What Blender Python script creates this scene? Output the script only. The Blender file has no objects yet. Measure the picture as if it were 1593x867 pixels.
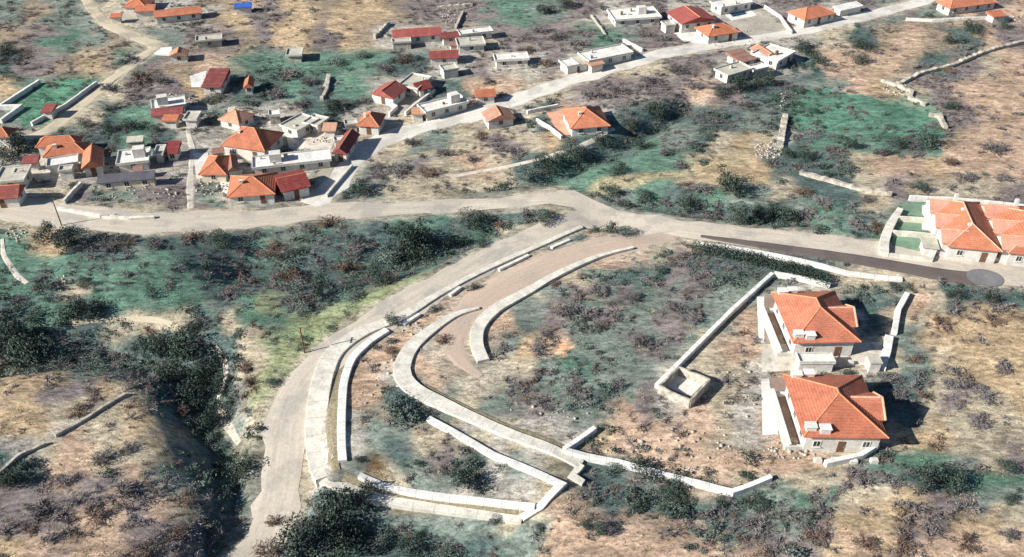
import bpy, bmesh, math, random
import numpy as np
from mathutils import Vector, Matrix

random.seed(7); RNG = np.random.default_rng(11)
SC = bpy.context.scene
COL = SC.collection
R = math.radians

# ------------------------------------------------------------------ camera, sky, sun, exposure
F = 1380.0; CX, CY = 796.5, 433.5          # the photograph: 1593 x 867, about 60 degrees across
CAM_H = 95.0; PITCH = R(37.0)
cam_d = bpy.data.cameras.new('camera'); cam = bpy.data.objects.new('camera', cam_d); COL.objects.link(cam)
cam.location = (0, 0, CAM_H); cam.rotation_euler = (R(90) - PITCH, 0, 0)
cam_d.sensor_width = 36.0; cam_d.lens = 36.0 * F / 1593.0
cam_d.clip_start = 1.0; cam_d.clip_end = 8000.0
SC.camera = cam

SUN_EL = R(29.5); SUN_DIR = R(20.0)        # light travels to the right and a little away from the camera
world = bpy.data.worlds.new('World'); SC.world = world; world.use_nodes = True
wn = world.node_tree.nodes; wl = world.node_tree.links
sky = wn.new('ShaderNodeTexSky'); sky.sky_type = 'NISHITA'; sky.sun_disc = False
sky.sun_elevation = SUN_EL
sx, sy = -math.cos(SUN_DIR), -math.sin(SUN_DIR)   # horizontal direction towards the sun
sky.sun_rotation = math.atan2(sx, sy)
sky.air_density = 1.0; sky.dust_density = 0.6; sky.ozone_density = 4.5
wl.new(sky.outputs[0], wn['Background'].inputs[0]); wn['Background'].inputs[1].default_value = 0.05
sun_d = bpy.data.lights.new('sun', 'SUN'); sun = bpy.data.objects.new('sun', sun_d); COL.objects.link(sun)
sun_d.energy = 4.6; sun_d.angle = R(0.5); sun_d.color = (1.0, 0.96, 0.90)
sdir = Vector((sx * math.cos(SUN_EL), sy * math.cos(SUN_EL), math.sin(SUN_EL)))
sun.rotation_euler = sdir.to_track_quat('Z', 'Y').to_euler()
sun.location = (-80, 60, 120)
vs = SC.view_settings
vs.view_transform = 'Standard'; vs.look = 'None'; vs.gamma = 1.0; vs.use_curve_mapping = False
vs.exposure = 0.90

# ------------------------------------------------------------------ maths helpers
FWD = np.array([0, math.cos(PITCH), -math.sin(PITCH)]); UP = np.array([0, math.sin(PITCH), math.cos(PITCH)])
def ray(px, py):
    return np.array([1., 0, 0]) * ((px - CX) / F) + UP * (-(py - CY) / F) + FWD
def on_z(px, py, z=0.0):
    d = ray(px, py); t = (z - CAM_H) / d[2]
    return np.array([d[0] * t, d[1] * t])
def project(x, y, z):
    x = np.asarray(x, float); y = np.asarray(y, float); z = np.asarray(z, float) - CAM_H
    dep = y * FWD[1] + z * FWD[2]
    dep = np.where(dep < 1, 1, dep)
    return CX + F * x / dep, CY - F * (y * UP[1] + z * UP[2]) / dep
def smooth(a, b, x):
    t = np.clip((x - a) / (b - a), 0, 1); return t * t * (3 - 2 * t)
def vnoise(x, y, scale, seed):
    g = np.random.default_rng(seed).random((64, 64)) * 2 - 1
    u = np.asarray(x) / scale + 1000.37 * 1; v = np.asarray(y) / scale + 1000.71
    i = np.floor(u).astype(int); j = np.floor(v).astype(int); fu = u - i; fv = v - j
    fu = fu * fu * (3 - 2 * fu); fv = fv * fv * (3 - 2 * fv)
    a = g[j % 64, i % 64]; b = g[j % 64, (i + 1) % 64]; c = g[(j + 1) % 64, i % 64]; d = g[(j + 1) % 64, (i + 1) % 64]
    return (a * (1 - fu) + b * fu) * (1 - fv) + (c * (1 - fu) + d * fu) * fv
def catmull(pts, step):
    pts = [np.asarray(p, float) for p in pts]
    if len(pts) == 2: ext = [2 * pts[0] - pts[1]] + pts + [2 * pts[1] - pts[0]]
    else: ext = [2 * pts[0] - pts[1]] + pts + [2 * pts[-1] - pts[-2]]
    out = []
    for k in range(1, len(ext) - 2):
        p0, p1, p2, p3 = ext[k - 1:k + 3]
        n = max(1, int(np.linalg.norm((p2 - p1)[:2]) / step))
        for s in range(n):
            t = s / n
            out.append(0.5 * (2 * p1 + (p2 - p0) * t + (2 * p0 - 5 * p1 + 4 * p2 - p3) * t * t + (3 * p1 - p0 - 3 * p2 + p3) * t ** 3))
    out.append(ext[-2]); return np.array(out)
def straight(pts, step):
    pts = [np.asarray(p, float) for p in pts]; out = []
    for a, b in zip(pts[:-1], pts[1:]):
        n = max(1, int(np.linalg.norm((b - a)[:2]) / step))
        out += [a + (b - a) * s / n for s in range(n)]
    out.append(pts[-1]); return np.array(out)
def poly_dist(X, Y, line):
    best = np.full(X.shape, 1e9); val = np.zeros(X.shape)
    acc = 0.0
    for a, b in zip(line[:-1], line[1:]):
        d = b[:2] - a[:2]; L2 = max(1e-9, d @ d)
        t = np.clip(((X - a[0]) * d[0] + (Y - a[1]) * d[1]) / L2, 0, 1)
        dd = np.hypot(X - a[0] - t * d[0], Y - a[1] - t * d[1])
        m = dd < best; best = np.where(m, dd, best)
        val = np.where(m, acc + t, val); acc += 1
    return best, val
def in_poly(X, Y, poly):
    ins = np.zeros(X.shape, bool); n = len(poly)
    for i in range(n):
        x1, y1 = poly[i]; x2, y2 = poly[(i + 1) % n]
        c = ((y1 > Y) != (y2 > Y)) & (X < (x2 - x1) * (Y - y1) / (y2 - y1 + 1e-12) + x1)
        ins ^= c
    return ins

# ------------------------------------------------------------------ tagging / linking helpers
def tag(o, label=None, cat=None, group=None, kind=None):
    if label: o['label'] = label
    if cat: o['category'] = cat
    if group: o['group'] = group
    if kind: o['kind'] = kind
    return o
def mesh_obj(name, verts, faces, mat=None, parent=None, smooth_shade=False):
    me = bpy.data.meshes.new(name); me.from_pydata([tuple(map(float, v)) for v in verts], [], [tuple(f) for f in faces]); me.update()
    o = bpy.data.objects.new(name, me); COL.objects.link(o)
    if mat: me.materials.append(mat)
    if parent: o.parent = parent
    if smooth_shade: me.polygons.foreach_set('use_smooth', [True] * len(me.polygons))
    return o
def quad_mesh(name, V, Q, mats, parent=None, mat_idx=None):
    me = bpy.data.meshes.new(name); V = np.asarray(V, np.float32); Q = np.asarray(Q, np.int32)
    me.vertices.add(len(V)); me.vertices.foreach_set('co', V.ravel())
    k = Q.shape[1]
    me.loops.add(Q.size); me.loops.foreach_set('vertex_index', Q.ravel())
    me.polygons.add(len(Q)); me.polygons.foreach_set('loop_start', np.arange(0, Q.size, k, dtype=np.int32))
    for m in mats: me.materials.append(m)
    if mat_idx is not None: me.polygons.foreach_set('material_index', np.asarray(mat_idx, np.int32))
    me.update(calc_edges=True)
    o = bpy.data.objects.new(name, me); COL.objects.link(o)
    if parent: o.parent = parent
    return o
def empty(name, loc, rz=0.0):
    o = bpy.data.objects.new(name, None); COL.objects.link(o)
    o.location = loc; o.rotation_euler = (0, 0, rz); o.empty_display_size = 0.5
    return o
class MB:
    def __init__(s): s.v = []; s.f = []
    def box(s, x0, x1, y0, y1, z0, z1):
        b = len(s.v)
        s.v += [(x0, y0, z0), (x1, y0, z0), (x1, y1, z0), (x0, y1, z0), (x0, y0, z1), (x1, y0, z1), (x1, y1, z1), (x0, y1, z1)]
        s.f += [tuple(b + i for i in q) for q in ((0, 3, 2, 1), (4, 5, 6, 7), (0, 1, 5, 4), (1, 2, 6, 5), (2, 3, 7, 6), (3, 0, 4, 7))]
        return s
    def bar(s, p, q, r0, r1, n=6):
        p = Vector(p); q = Vector(q); d = (q - p).normalized()
        a = d.orthogonal().normalized(); c = d.cross(a); b = len(s.v)
        for o, r in ((p, r0), (q, r1)):
            for k in range(n):
                t = 2 * math.pi * k / n; s.v.append(tuple(o + a * (r * math.cos(t)) + c * (r * math.sin(t))))
        for k in range(n): s.f.append((b + k, b + (k + 1) % n, b + n + (k + 1) % n, b + n + k))
        s.f.append(tuple(b + n + k for k in range(n))); s.f.append(tuple(b + n - 1 - k for k in range(n)))
        return s
    def poly(s, pts, faces):
        b = len(s.v); s.v += [tuple(p) for p in pts]; s.f += [tuple(b + i for i in f) for f in faces]; return s
    def build(s, name, mat, parent=None): return mesh_obj(name, s.v, s.f, mat, parent)

# ------------------------------------------------------------------ materials
def new_mat(name, rough=0.9):
    m = bpy.data.materials.new(name); m.use_nodes = True
    b = m.node_tree.nodes['Principled BSDF']; b.inputs['Roughness'].default_value = rough
    b.inputs['Specular IOR Level'].default_value = 0.2
    return m, m.node_tree.nodes, m.node_tree.links, b
def N(nodes, t, **kw):
    n = nodes.new(t)
    for k, v in kw.items(): setattr(n, k, v)
    return n
def noise_node(nodes, links, vec, scale, detail=4, rough=0.6):
    n = N(nodes, 'ShaderNodeTexNoise'); n.inputs['Scale'].default_value = scale
    n.inputs['Detail'].default_value = detail; n.inputs['Roughness'].default_value = rough
    if vec is not None: links.new(vec, n.inputs['Vector'])
    return n.outputs['Fac']
def ramp(nodes, links, fac, stops):
    r = N(nodes, 'ShaderNodeValToRGB'); e = r.color_ramp.elements
    while len(e) < len(stops): e.new(0.5)
    for i, (p, c) in enumerate(stops):
        e[i].position = p; e[i].color = (*c, 1) if len(c) == 3 else c
    links.new(fac, r.inputs['Fac']); return r.outputs['Color']
def mix(nodes, links, mode, fac, a, b):
    m = N(nodes, 'ShaderNodeMix', data_type='RGBA', blend_type=mode)
    if isinstance(fac, float): m.inputs[0].default_value = fac
    else: links.new(fac, m.inputs[0])
    for s, v in ((m.inputs[6], a), (m.inputs[7], b)):
        if isinstance(v, tuple): s.default_value = (*v, 1)
        else: links.new(v, s)
    return m.outputs[2]
def bump(nodes, links, bsdf, h, strength, dist):
    b = N(nodes, 'ShaderNodeBump'); b.inputs['Strength'].default_value = strength; b.inputs['Distance'].default_value = dist
    links.new(h, b.inputs['Height']); links.new(b.outputs[0], bsdf.inputs['Normal'])
def g3(v): return (v, v, v)
def mottled(name, col, lo=0.7, hi=1.25, s1=0.35, s2=2.5, stain=None, stain_amt=(0.55, 0.7), rough=0.9, bstr=0.3, bdist=0.05, coord='Object'):
    m, n, l, b = new_mat(name, rough)
    tc = N(n, 'ShaderNodeTexCoord').outputs[coord]
    if coord == 'World':
        tc = N(n, 'ShaderNodeNewGeometry').outputs['Position']
    a = noise_node(n, l, tc, s1, 5, 0.65); c = noise_node(n, l, tc, s2, 4, 0.7)
    m1 = mix(n, l, 'MULTIPLY', 1.0, col, ramp(n, l, a, [(0.3, g3(lo)), (0.7, g3(hi))]))
    m2 = mix(n, l, 'MULTIPLY', 0.8, m1, ramp(n, l, c, [(0.3, g3(lo)), (0.7, g3(hi))]))
    if stain:
        d = noise_node(n, l, tc, s1 * 2.3, 6, 0.7)
        m2 = mix(n, l, 'MIX', ramp(n, l, d, [(stain_amt[0], g3(0)), (stain_amt[1], g3(0.8))]), m2, stain)
    l.new(m2, b.inputs['Base Color'])
    if bstr: bump(n, l, b, c, bstr, bdist)
    return m
def pos_mottled(*a, **k):
    m = mottled(*a, **k); t = m.node_tree
    g = t.nodes.new('ShaderNodeNewGeometry')
    for n in t.nodes:
        if n.type == 'TEX_NOISE':
            t.links.new(g.outputs['Position'], n.inputs['Vector'])
    return m
def roof_mat(name, col, dark=0.6):
    m, n, l, b = new_mat(name, 0.85)
    tc = N(n, 'ShaderNodeTexCoord').outputs['Object']
    w = N(n, 'ShaderNodeTexWave', wave_type='BANDS', bands_direction='Z'); w.inputs['Scale'].default_value = 1.7; w.inputs['Distortion'].default_value = 0.4
    l.new(tc, w.inputs['Vector'])
    a = noise_node(n, l, tc, 0.5, 4, 0.6); c = noise_node(n, l, tc, 3.5, 3, 0.7)
    m1 = mix(n, l, 'MULTIPLY', 1.0, col, ramp(n, l, a, [(0.3, g3(0.75)), (0.7, g3(1.15))]))
    m1 = mix(n, l, 'MULTIPLY', 0.7, m1, ramp(n, l, c, [(0.3, g3(dark)), (0.65, g3(1.2))]))
    m1 = mix(n, l, 'MULTIPLY', 0.45, m1, ramp(n, l, w.outputs['Fac'], [(0.0, g3(0.6)), (0.5, g3(1.0))]))
    oi = N(n, 'ShaderNodeObjectInfo').outputs['Random']
    m1 = mix(n, l, 'MULTIPLY', 1.0, m1, ramp(n, l, oi, [(0.0, (0.82, 0.86, 0.9)), (0.5, (1.0, 1.0, 1.0)), (1.0, (1.08, 1.14, 1.18))]))
    li = noise_node(n, l, tc, 1.1, 5, 0.7)
    m1 = mix(n, l, 'MIX', ramp(n, l, li, [(0.55, g3(0)), (0.72, g3(0.45))]), m1, (0.30, 0.23, 0.17))
    l.new(m1, b.inputs['Base Color']); bump(n, l, b, w.outputs['Fac'], 0.35, 0.06)
    return m
M = {}
M['orange'] = roof_mat('orange_roof_tiles', (0.53, 0.185, 0.10))
M['villa_orange'] = roof_mat('villa_roof_tiles', (0.49, 0.165, 0.095))
M['peach'] = roof_mat('pale_roof_tiles', (0.58, 0.31, 0.20))
M['pink'] = roof_mat('pale_pink_roof_tiles', (0.62, 0.29, 0.20))
M['red'] = roof_mat('red_roof_tiles', (0.27, 0.075, 0.065))
M['bright_red'] = roof_mat('bright_red_roof_tiles', (0.34, 0.09, 0.075))
M['maroon'] = roof_mat('maroon_roof_sheet', (0.25, 0.05, 0.045))
M['brown'] = roof_mat('brown_roof_tiles', (0.30, 0.16, 0.12))
M['slate'] = mottled('dark_slate_roof', (0.11, 0.105, 0.12))
M['slab'] = mottled('grey_concrete_roof', (0.50, 0.47, 0.38), stain=(0.25, 0.23, 0.18))
M['white_roof'] = mottled('whitewashed_roof', (0.74, 0.71, 0.64), stain=(0.34, 0.31, 0.27), stain_amt=(0.56, 0.66))
M['plaster'] = mottled('white_plaster', (0.66, 0.63, 0.57), lo=0.75, hi=1.12, s1=0.6, stain=(0.4, 0.36, 0.3), stain_amt=(0.6, 0.75))
M['cream'] = mottled('cream_plaster', (0.66, 0.57, 0.43), lo=0.85, hi=1.1)
M['stonewall'] = mottled('rough_stone', (0.45, 0.41, 0.34), s1=1.2, s2=4, lo=0.5, hi=1.4)
M['concrete'] = pos_mottled('pale_concrete', (0.64, 0.605, 0.515), lo=0.76, hi=1.2, s1=0.45, s2=2.4, stain=(0.38, 0.33, 0.26), stain_amt=(0.56, 0.72))
M['whitewall'] = pos_mottled('white_painted_wall', (0.75, 0.73, 0.67), lo=0.80, hi=1.12, s1=0.5, s2=2.6, stain=(0.42, 0.38, 0.31), stain_amt=(0.58, 0.72))
def add_joints(m, every):
    t = m.node_tree; n, l = t.nodes, t.links; b = n['Principled BSDF']; src = b.inputs['Base Color'].links[0].from_socket
    uv = N(n, 'ShaderNodeUVMap'); uv.uv_map = 'along'; sp = N(n, 'ShaderNodeSeparateXYZ'); l.new(uv.outputs[0], sp.inputs[0])
    md = N(n, 'ShaderNodeMath', operation='MODULO'); l.new(sp.outputs['Y'], md.inputs[0]); md.inputs[1].default_value = every
    cp = N(n, 'ShaderNodeMath', operation='COMPARE'); l.new(md.outputs[0], cp.inputs[0]); cp.inputs[1].default_value = every / 2; cp.inputs[2].default_value = 0.035
    l.new(mix(n, l, 'MIX', cp.outputs[0], src, (0.38, 0.34, 0.275)), b.inputs['Base Color'])
add_joints(M['concrete'], 3.0); add_joints(M['whitewall'], 2.4)
M['rubble'] = pos_mottled('pale_rubble_stone', (0.50, 0.45, 0.37), lo=0.5, hi=1.3, s1=0.8, s2=3.0)
M['wood'] = mottled('brown_wood', (0.16, 0.09, 0.05))
M['glass'], n_, l_, b_ = new_mat('window_glass', 0.12); b_.inputs['Base Color'].default_value = (0.03, 0.04, 0.05, 1); b_.inputs['Specular IOR Level'].default_value = 0.6
M['ridge'] = mottled('ridge_tiles', (0.66, 0.26, 0.13), s1=1.5)
M['ridge_pale'] = mottled('pale_ridge_tiles', (0.70, 0.42, 0.28), s1=1.5)
M['metal'] = mottled('grey_metal', (0.35, 0.36, 0.38), rough=0.5)
M['blue'] = mottled('blue_tarpaulin', (0.05, 0.13, 0.48), rough=0.5)
M['water'], n_, l_, b_ = new_mat('pool_water', 0.08); b_.inputs['Base Color'].default_value = (0.015, 0.06, 0.13, 1); b_.inputs['Specular IOR Level'].default_value = 0.5
M['cyan'] = mottled('pale_cyan_tiles', (0.42, 0.66, 0.66))
M['bark'] = mottled('grey_bark', (0.13, 0.105, 0.085), s1=2, s2=8)

def paving(name, col, stain, s1=0.25, amt=(0.52, 0.68)):
    return pos_mottled(name, col, lo=0.78, hi=1.15, s1=s1, s2=1.6, stain=stain, stain_amt=amt, bstr=0.25, bdist=0.04)
M['yard'] = paving('pale_yard_paving', (0.60, 0.55, 0.46), (0.28, 0.23, 0.17))
M['yard_grey'] = paving('grey_yard_paving', (0.42, 0.38, 0.31), (0.24, 0.2, 0.15))
M['yard_white'] = paving('white_yard_paving', (0.76, 0.73, 0.66), (0.36, 0.31, 0.25), amt=(0.56, 0.7))
M['yard_pink'] = paving('pink_yard_paving', (0.62, 0.33, 0.22), (0.7, 0.6, 0.5), amt=(0.6, 0.72))
M['terrace_brown'] = paving('brown_terrace_tiles', (0.34, 0.24, 0.19), (0.24, 0.17, 0.13))
M['soil'] = paving('bare_soil', (0.62, 0.38, 0.20), (0.45, 0.3, 0.17))
M['lawn'] = paving('lawn_grass', (0.16, 0.28, 0.195), (0.22, 0.24, 0.16), s1=0.7, amt=(0.45, 0.65))
M['pasture'] = paving('green_pasture', (0.10, 0.235, 0.155), (0.16, 0.19, 0.13), s1=0.12, amt=(0.55, 0.75))
M['olive'] = paving('olive_verge', (0.19, 0.155, 0.095), (0.33, 0.30, 0.22), s1=1.4, amt=(0.46, 0.6))

def road_mat(name, col, track, streak, patch=(0.33, 0.29, 0.23)):
    m, n, l, b = new_mat(name, 0.92)
    uv = N(n, 'ShaderNodeUVMap'); uv.uv_map = 'along'
    mp = N(n, 'ShaderNodeMapping'); mp.inputs['Scale'].default_value = (0.55, 0.03, 1.0); l.new(uv.outputs[0], mp.inputs[0])
    st = noise_node(n, l, mp.outputs[0], 1.6, 5, 0.7)
    pos = N(n, 'ShaderNodeNewGeometry').outputs['Position']
    a = noise_node(n, l, pos, 0.16, 5, 0.6); c = noise_node(n, l, pos, 2.2, 5, 0.75)
    x = mix(n, l, 'MIX', ramp(n, l, st, [(0.36, g3(0)), (0.68, g3(streak))]), col, track)
    x = mix(n, l, 'MIX', ramp(n, l, a, [(0.50, g3(0)), (0.60, g3(0.75))]), x, patch)
    a2 = noise_node(n, l, mp.outputs[0], 4.0, 4, 0.7)
    x = mix(n, l, 'MULTIPLY', 0.35, x, ramp(n, l, a2, [(0.35, g3(0.78)), (0.65, g3(1.15))]))
    x = mix(n, l, 'MULTIPLY', 0.6, x, ramp(n, l, c, [(0.3, g3(0.72)), (0.7, g3(1.2))]))
    l.new(x, b.inputs['Base Color']); bump(n, l, b, c, 0.2, 0.03)
    return m
M['road'] = road_mat('pale_worn_asphalt', (0.49, 0.43, 0.345), (0.61, 0.545, 0.44), 0.85, patch=(0.38, 0.345, 0.30))
M['village_road'] = road_mat('pale_village_asphalt', (0.60, 0.57, 0.50), (0.72, 0.69, 0.61), 0.9, patch=(0.46, 0.43, 0.37))
M['track'] = road_mat('dirt_track', (0.47, 0.365, 0.28), (0.52, 0.42, 0.325), 0.6, patch=(0.42, 0.345, 0.28))
M['dry_track'] = road_mat('dry_grass_track', (0.50, 0.43, 0.30), (0.62, 0.54, 0.40), 0.8)
M['asphalt'] = road_mat('dark_asphalt', (0.13, 0.105, 0.095), (0.17, 0.14, 0.125), 0.7, patch=(0.1, 0.085, 0.08))
M['disc_grey'] = paving('plain_grey', (0.21, 0.20, 0.20), (0.17, 0.16, 0.16))

def leaf_mat(name, c0, c1, trans=0.0):
    m, n, l, b = new_mat(name, 0.8)
    r = N(n, 'ShaderNodeNewGeometry').outputs['Random Per Island']
    oi = N(n, 'ShaderNodeObjectInfo').outputs['Random']
    x = ramp(n, l, r, [(0.0, c0), (1.0, c1)])
    x = mix(n, l, 'MULTIPLY', 1.0, x, ramp(n, l, oi, [(0.0, g3(0.75)), (1.0, g3(1.25))]))
    l.new(x, b.inputs['Base Color'])
    return m
M['twig'] = leaf_mat('bare_twigs', (0.072, 0.066, 0.068), (0.245, 0.222, 0.212))
M['twig_brown'] = leaf_mat('brown_twigs', (0.09, 0.06, 0.045), (0.25, 0.18, 0.135))
M['ever'] = leaf_mat('dark_evergreen_leaves', (0.014, 0.028, 0.022), (0.085, 0.12, 0.095))
M['bluegreen'] = leaf_mat('grey_green_leaves', (0.05, 0.075, 0.065), (0.20, 0.25, 0.21))
M['grass_blade'] = leaf_mat('green_grass_blades', (0.06, 0.16, 0.09), (0.16, 0.33, 0.2))
M['dry_blade'] = leaf_mat('dry_grass_blades', (0.22, 0.15, 0.08), (0.56, 0.44, 0.27))

# ------------------------------------------------------------------ the lie of the land (in ground metres)
def gp(pts): return [on_z(*p) for p in pts]
ROADS = {   # pixel points of centre lines, read from the photograph, laid down on the ground: (points, half width m)
 'main':    ([(300, 930), (352, 880), (405, 800), (428, 735), (441, 660), (466, 600), (520, 545), (585, 500), (660, 455), (740, 408), (815, 370), (890, 340), (940, 322)], 3.3),
 'valley':  ([(-260, 312), (-120, 316), (0, 324), (90, 334), (200, 346), (330, 340), (450, 327), (560, 318), (680, 310), (790, 303), (870, 300), (915, 312)], 3.1),
 'east':    ([(955, 328), (1010, 345), (1060, 357), (1160, 368), (1300, 387), (1420, 408), (1520, 424), (1620, 438), (1800, 462)], 3.4),
 'village': ([(482, 312), (512, 288), (536, 258), (566, 228), (605, 205), (660, 190), (740, 172), (860, 135), (980, 102), (1100, 74), (1200, 57), (1300, 36), (1400, 12), (1480, -10), (1620, -45)], 2.7),
 'lane':    ([(95, -40), (135, -5), (160, 26), (196, 46), (240, 66), (222, 84), (178, 118), (124, 160), (74, 196), (20, 216)], 1.6),
 'dirt':    ([(1040, 362), (990, 376), (900, 395), (820, 424), (762, 455), (722, 492), (702, 530), (718, 562), (750, 585)], 3.4),
}
GULLIES = [([(-80, 560), (60, 535), (200, 530), (290, 555), (312, 620), (345, 680), (385, 725), (380, 790)], 5.2, 5.6),
           ([(1075, 160), (1005, 204), (940, 234), (840, 276), (730, 294)], 3.0, 3.2),
           ([(430, 867), (520, 815), (610, 815), (760, 850)], 4.5, 6.5),
           ([(380, 400), (520, 400), (640, 375), (760, 345)], 4.0, 7.0),
           ([(940, 745), (1050, 765), (1170, 790)], 1.5, 5.0),
           ([(900, 300), (1020, 318), (1160, 345), (1240, 340)], 2.4, 4.5)]
S = 0.75; X0, X1, Y0, Y1 = -186.0, 186.0, 44.0, 320.0
gx = np.arange(X0, X1 + 1e-6, S); gy = np.arange(Y0, Y1 + 1e-6, S)
ox = np.array([200, 225, 260, 320, 420, 600, 1000, 1800, 3200.]); oy_lo = np.array([-1500, -600, -200, -60, -10, 15, 32.]); oy_hi = np.array([330, 350, 390, 460, 600, 900, 1600, 3000, 5000.])
axx = np.concatenate([-ox[::-1], gx, ox]); axy = np.concatenate([oy_lo, gy, oy_hi])
GX, GY = np.meshgrid(axx, axy)
H = 1.3 * vnoise(GX, GY, 85, 1) + 0.7 * vnoise(GX, GY, 42, 2)
H += 0.42 * vnoise(GX, GY, 17, 3) + 0.20 * vnoise(GX, GY, 7, 4)
for pts, dep, w in GULLIES:
    d, _ = poly_dist(GX, GY, catmull(gp(pts), 3.0))
    H -= dep * np.exp(-(d / w) ** 2)
flat = in_poly(GX, GY, gp([(1190, 425), (1410, 440), (1400, 600), (1390, 700), (1190, 735), (1010, 640), (1020, 600)]))
fd = np.zeros_like(H); fd[flat] = 1
for _ in range(6):
    fd[1:-1, 1:-1] = (fd[1:-1, 1:-1] + fd[:-2, 1:-1] + fd[2:, 1:-1] + fd[1:-1, :-2] + fd[1:-1, 2:]) / 5
H = H * (1 - fd) + 0.2 * fd
ROAD_LINE = {}
def road_line(key):
    return catmull(gp(ROADS[key][0]), 2.0)
def bil(A, x, y):
    u = np.clip((np.asarray(x, float) - X0) / S, 0, len(gx) - 1.001); v = np.clip((np.asarray(y, float) - Y0) / S, 0, len(gy) - 1.001)
    i = u.astype(int); j = v.astype(int); fu = u - i; fv = v - j
    i = i + len(ox); j = j + len(oy_lo)
    return (A[j, i] * (1 - fu) + A[j, i + 1] * fu) * (1 - fv) + (A[j + 1, i] * (1 - fu) + A[j + 1, i + 1] * fu) * fv
ROADMASK = np.full(H.shape, 1e9)
for key in ('lane', 'valley', 'village', 'dirt', 'main', 'east'):
    ln = road_line(key); hw = ROADS[key][1]
    hz = bil(H, ln[:, 0], ln[:, 1])
    for _ in range(14):
        hz[1:-1] = (hz[:-2] + hz[1:-1] + hz[2:]) / 3
    d, t = poly_dist(GX, GY, ln)
    k = np.clip(t.astype(int), 0, len(hz) - 2); rz = hz[k] * (1 - (t - k)) + hz[k + 1] * (t - k)
    wgt = 1 - smooth(hw + 0.9, hw + 4.5, d)
    H = H * (1 - wgt) + rz * wgt
    ROADMASK = np.minimum(ROADMASK, d - hw)
def ground(x, y): return bil(H, x, y)
def P(px, py):
    z = 0.0
    for _ in range(10):
        p = on_z(px, py, z); z = 0.5 * z + 0.5 * float(ground(p[0], p[1]))
    return np.array([p[0], p[1], float(ground(p[0], p[1]))])
MASK = np.zeros(H.shape, bool)          # where no scrub grows
MASK |= ROADMASK < 0.6
MASK |= in_poly(GX, GY, gp([(850, 540), (884, 528), (894, 543), (868, 558)]))
def mask_poly(poly): 
    global MASK
    MASK |= in_poly(GX, GY, poly)
def mask_line(line, w):
    global MASK
    lo = line[:, :2].min(0) - w - 1; hi = line[:, :2].max(0) + w + 1
    i0, i1 = np.searchsorted(axx, [lo[0], hi[0]]); j0, j1 = np.searchsorted(axy, [lo[1], hi[1]])
    d, _ = poly_dist(GX[j0:j1, i0:i1], GY[j0:j1, i0:i1], line)
    MASK[j0:j1, i0:i1] |= d < w

# ------------------------------------------------------------------ ground colour: what grows or lies where; dark cells right of the villas paint their shadows
ZONES = [
"gCggtWWWCTBTCTTCBBBGGgBWWBWWWWBBWBgBgPBP",
"CBGgCtgBBCBTBTCWWWtBBBBGgBBWBWWWtDCPCDPB",
"DBCTCGBCPGGGGGGDDWBWWBWWttBBWWWDPPPCDBtP",
"TGGGtBBTWDDGDGWWWDPPttBBBBBPBDDggPTtBPPP",
"gGttDGWWgWWWDBWttttWWBPWDBDBBgBGGGGGBBPP",
"WDDDDGDWWWWDWWttggtBtTBDDGgBtTWDGGDDGPPP",
"WDWWWWWWWWWWWgBgBtPtDDGGGGGTTTBDBtPPTPPP",
"WttBggBBgWWWtDgtttttttGGgGDDGgtBBttBtttB",
"ttttttttttDgGgDGGGDDDgttDDBDDDDgGBgGWWWW",
"GTDDBgBDDBGgDDDDDDDGtDDPPtttDDBDgDDGWWWW",
"GGGGGGGBBDDDBBDDGgttPPtgDDBDDDDDtttttttt",
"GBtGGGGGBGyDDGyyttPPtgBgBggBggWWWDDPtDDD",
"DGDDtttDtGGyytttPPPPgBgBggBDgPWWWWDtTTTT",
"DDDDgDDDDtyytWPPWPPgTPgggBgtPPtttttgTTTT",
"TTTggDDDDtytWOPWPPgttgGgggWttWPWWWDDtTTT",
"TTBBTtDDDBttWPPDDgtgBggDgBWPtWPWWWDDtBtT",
"TTtttTgDtgttWWggttWtWWggPPPPtWPWWWPTTttt",
"WtPPttTDDtttWWgDgBtWtWWTPPPPPPPPtgGGGgtB",
"DPPBBPggDDttWgOtggDWgWtDDBPPPtgttBgDDGGG",
"BBBBPBPtgDtDDDWOOWWWWttDDgDDDggGgttTBBgg",
"BBBPPBBBDttDDDDgggggtPPBPPPtgBggBTTTBTTt",
"TPPPPBBBDtDDDDDDDDDDgPPPPPPPPPBBTPPBPPPP"]
ZC = {'G': (0.115, 0.205, 0.148), 'g': (0.185, 0.215, 0.18), 'T': (0.45, 0.335, 0.205), 't': (0.425, 0.365, 0.26), 'P': (0.47, 0.335, 0.235), 'y': (0.23, 0.26, 0.15),
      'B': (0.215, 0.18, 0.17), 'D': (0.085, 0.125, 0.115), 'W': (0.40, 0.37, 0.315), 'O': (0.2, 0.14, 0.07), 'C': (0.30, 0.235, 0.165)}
ZD = {'C': (.5, .02), 'y': (.2, .06), 'G': (.22, .06), 'g': (.42, .07), 'T': (.18, .01), 't': (.15, .015), 'P': (.15, .01), 'B': (.85, .04), 'D': (.75, .5), 'W': (.28, .10), 'O': (.1, .02)}
def cool(r, j):
    if 8 <= j <= 12: r = r[:20].replace('B', 'D') + r[20:]
    if 4 <= j <= 8: r = r[:21] + r[21:34].replace('B', 'D') + r[34:]
    if j in (3, 4): r = r[:9] + r[9:18].replace('B', 'D') + r[18:]
    return r
ZONES = [cool(r, j) for j, r in enumerate(ZONES)]
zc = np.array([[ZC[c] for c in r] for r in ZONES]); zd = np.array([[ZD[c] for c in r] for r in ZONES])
PXG, PYG = project(GX, GY, H)
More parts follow.
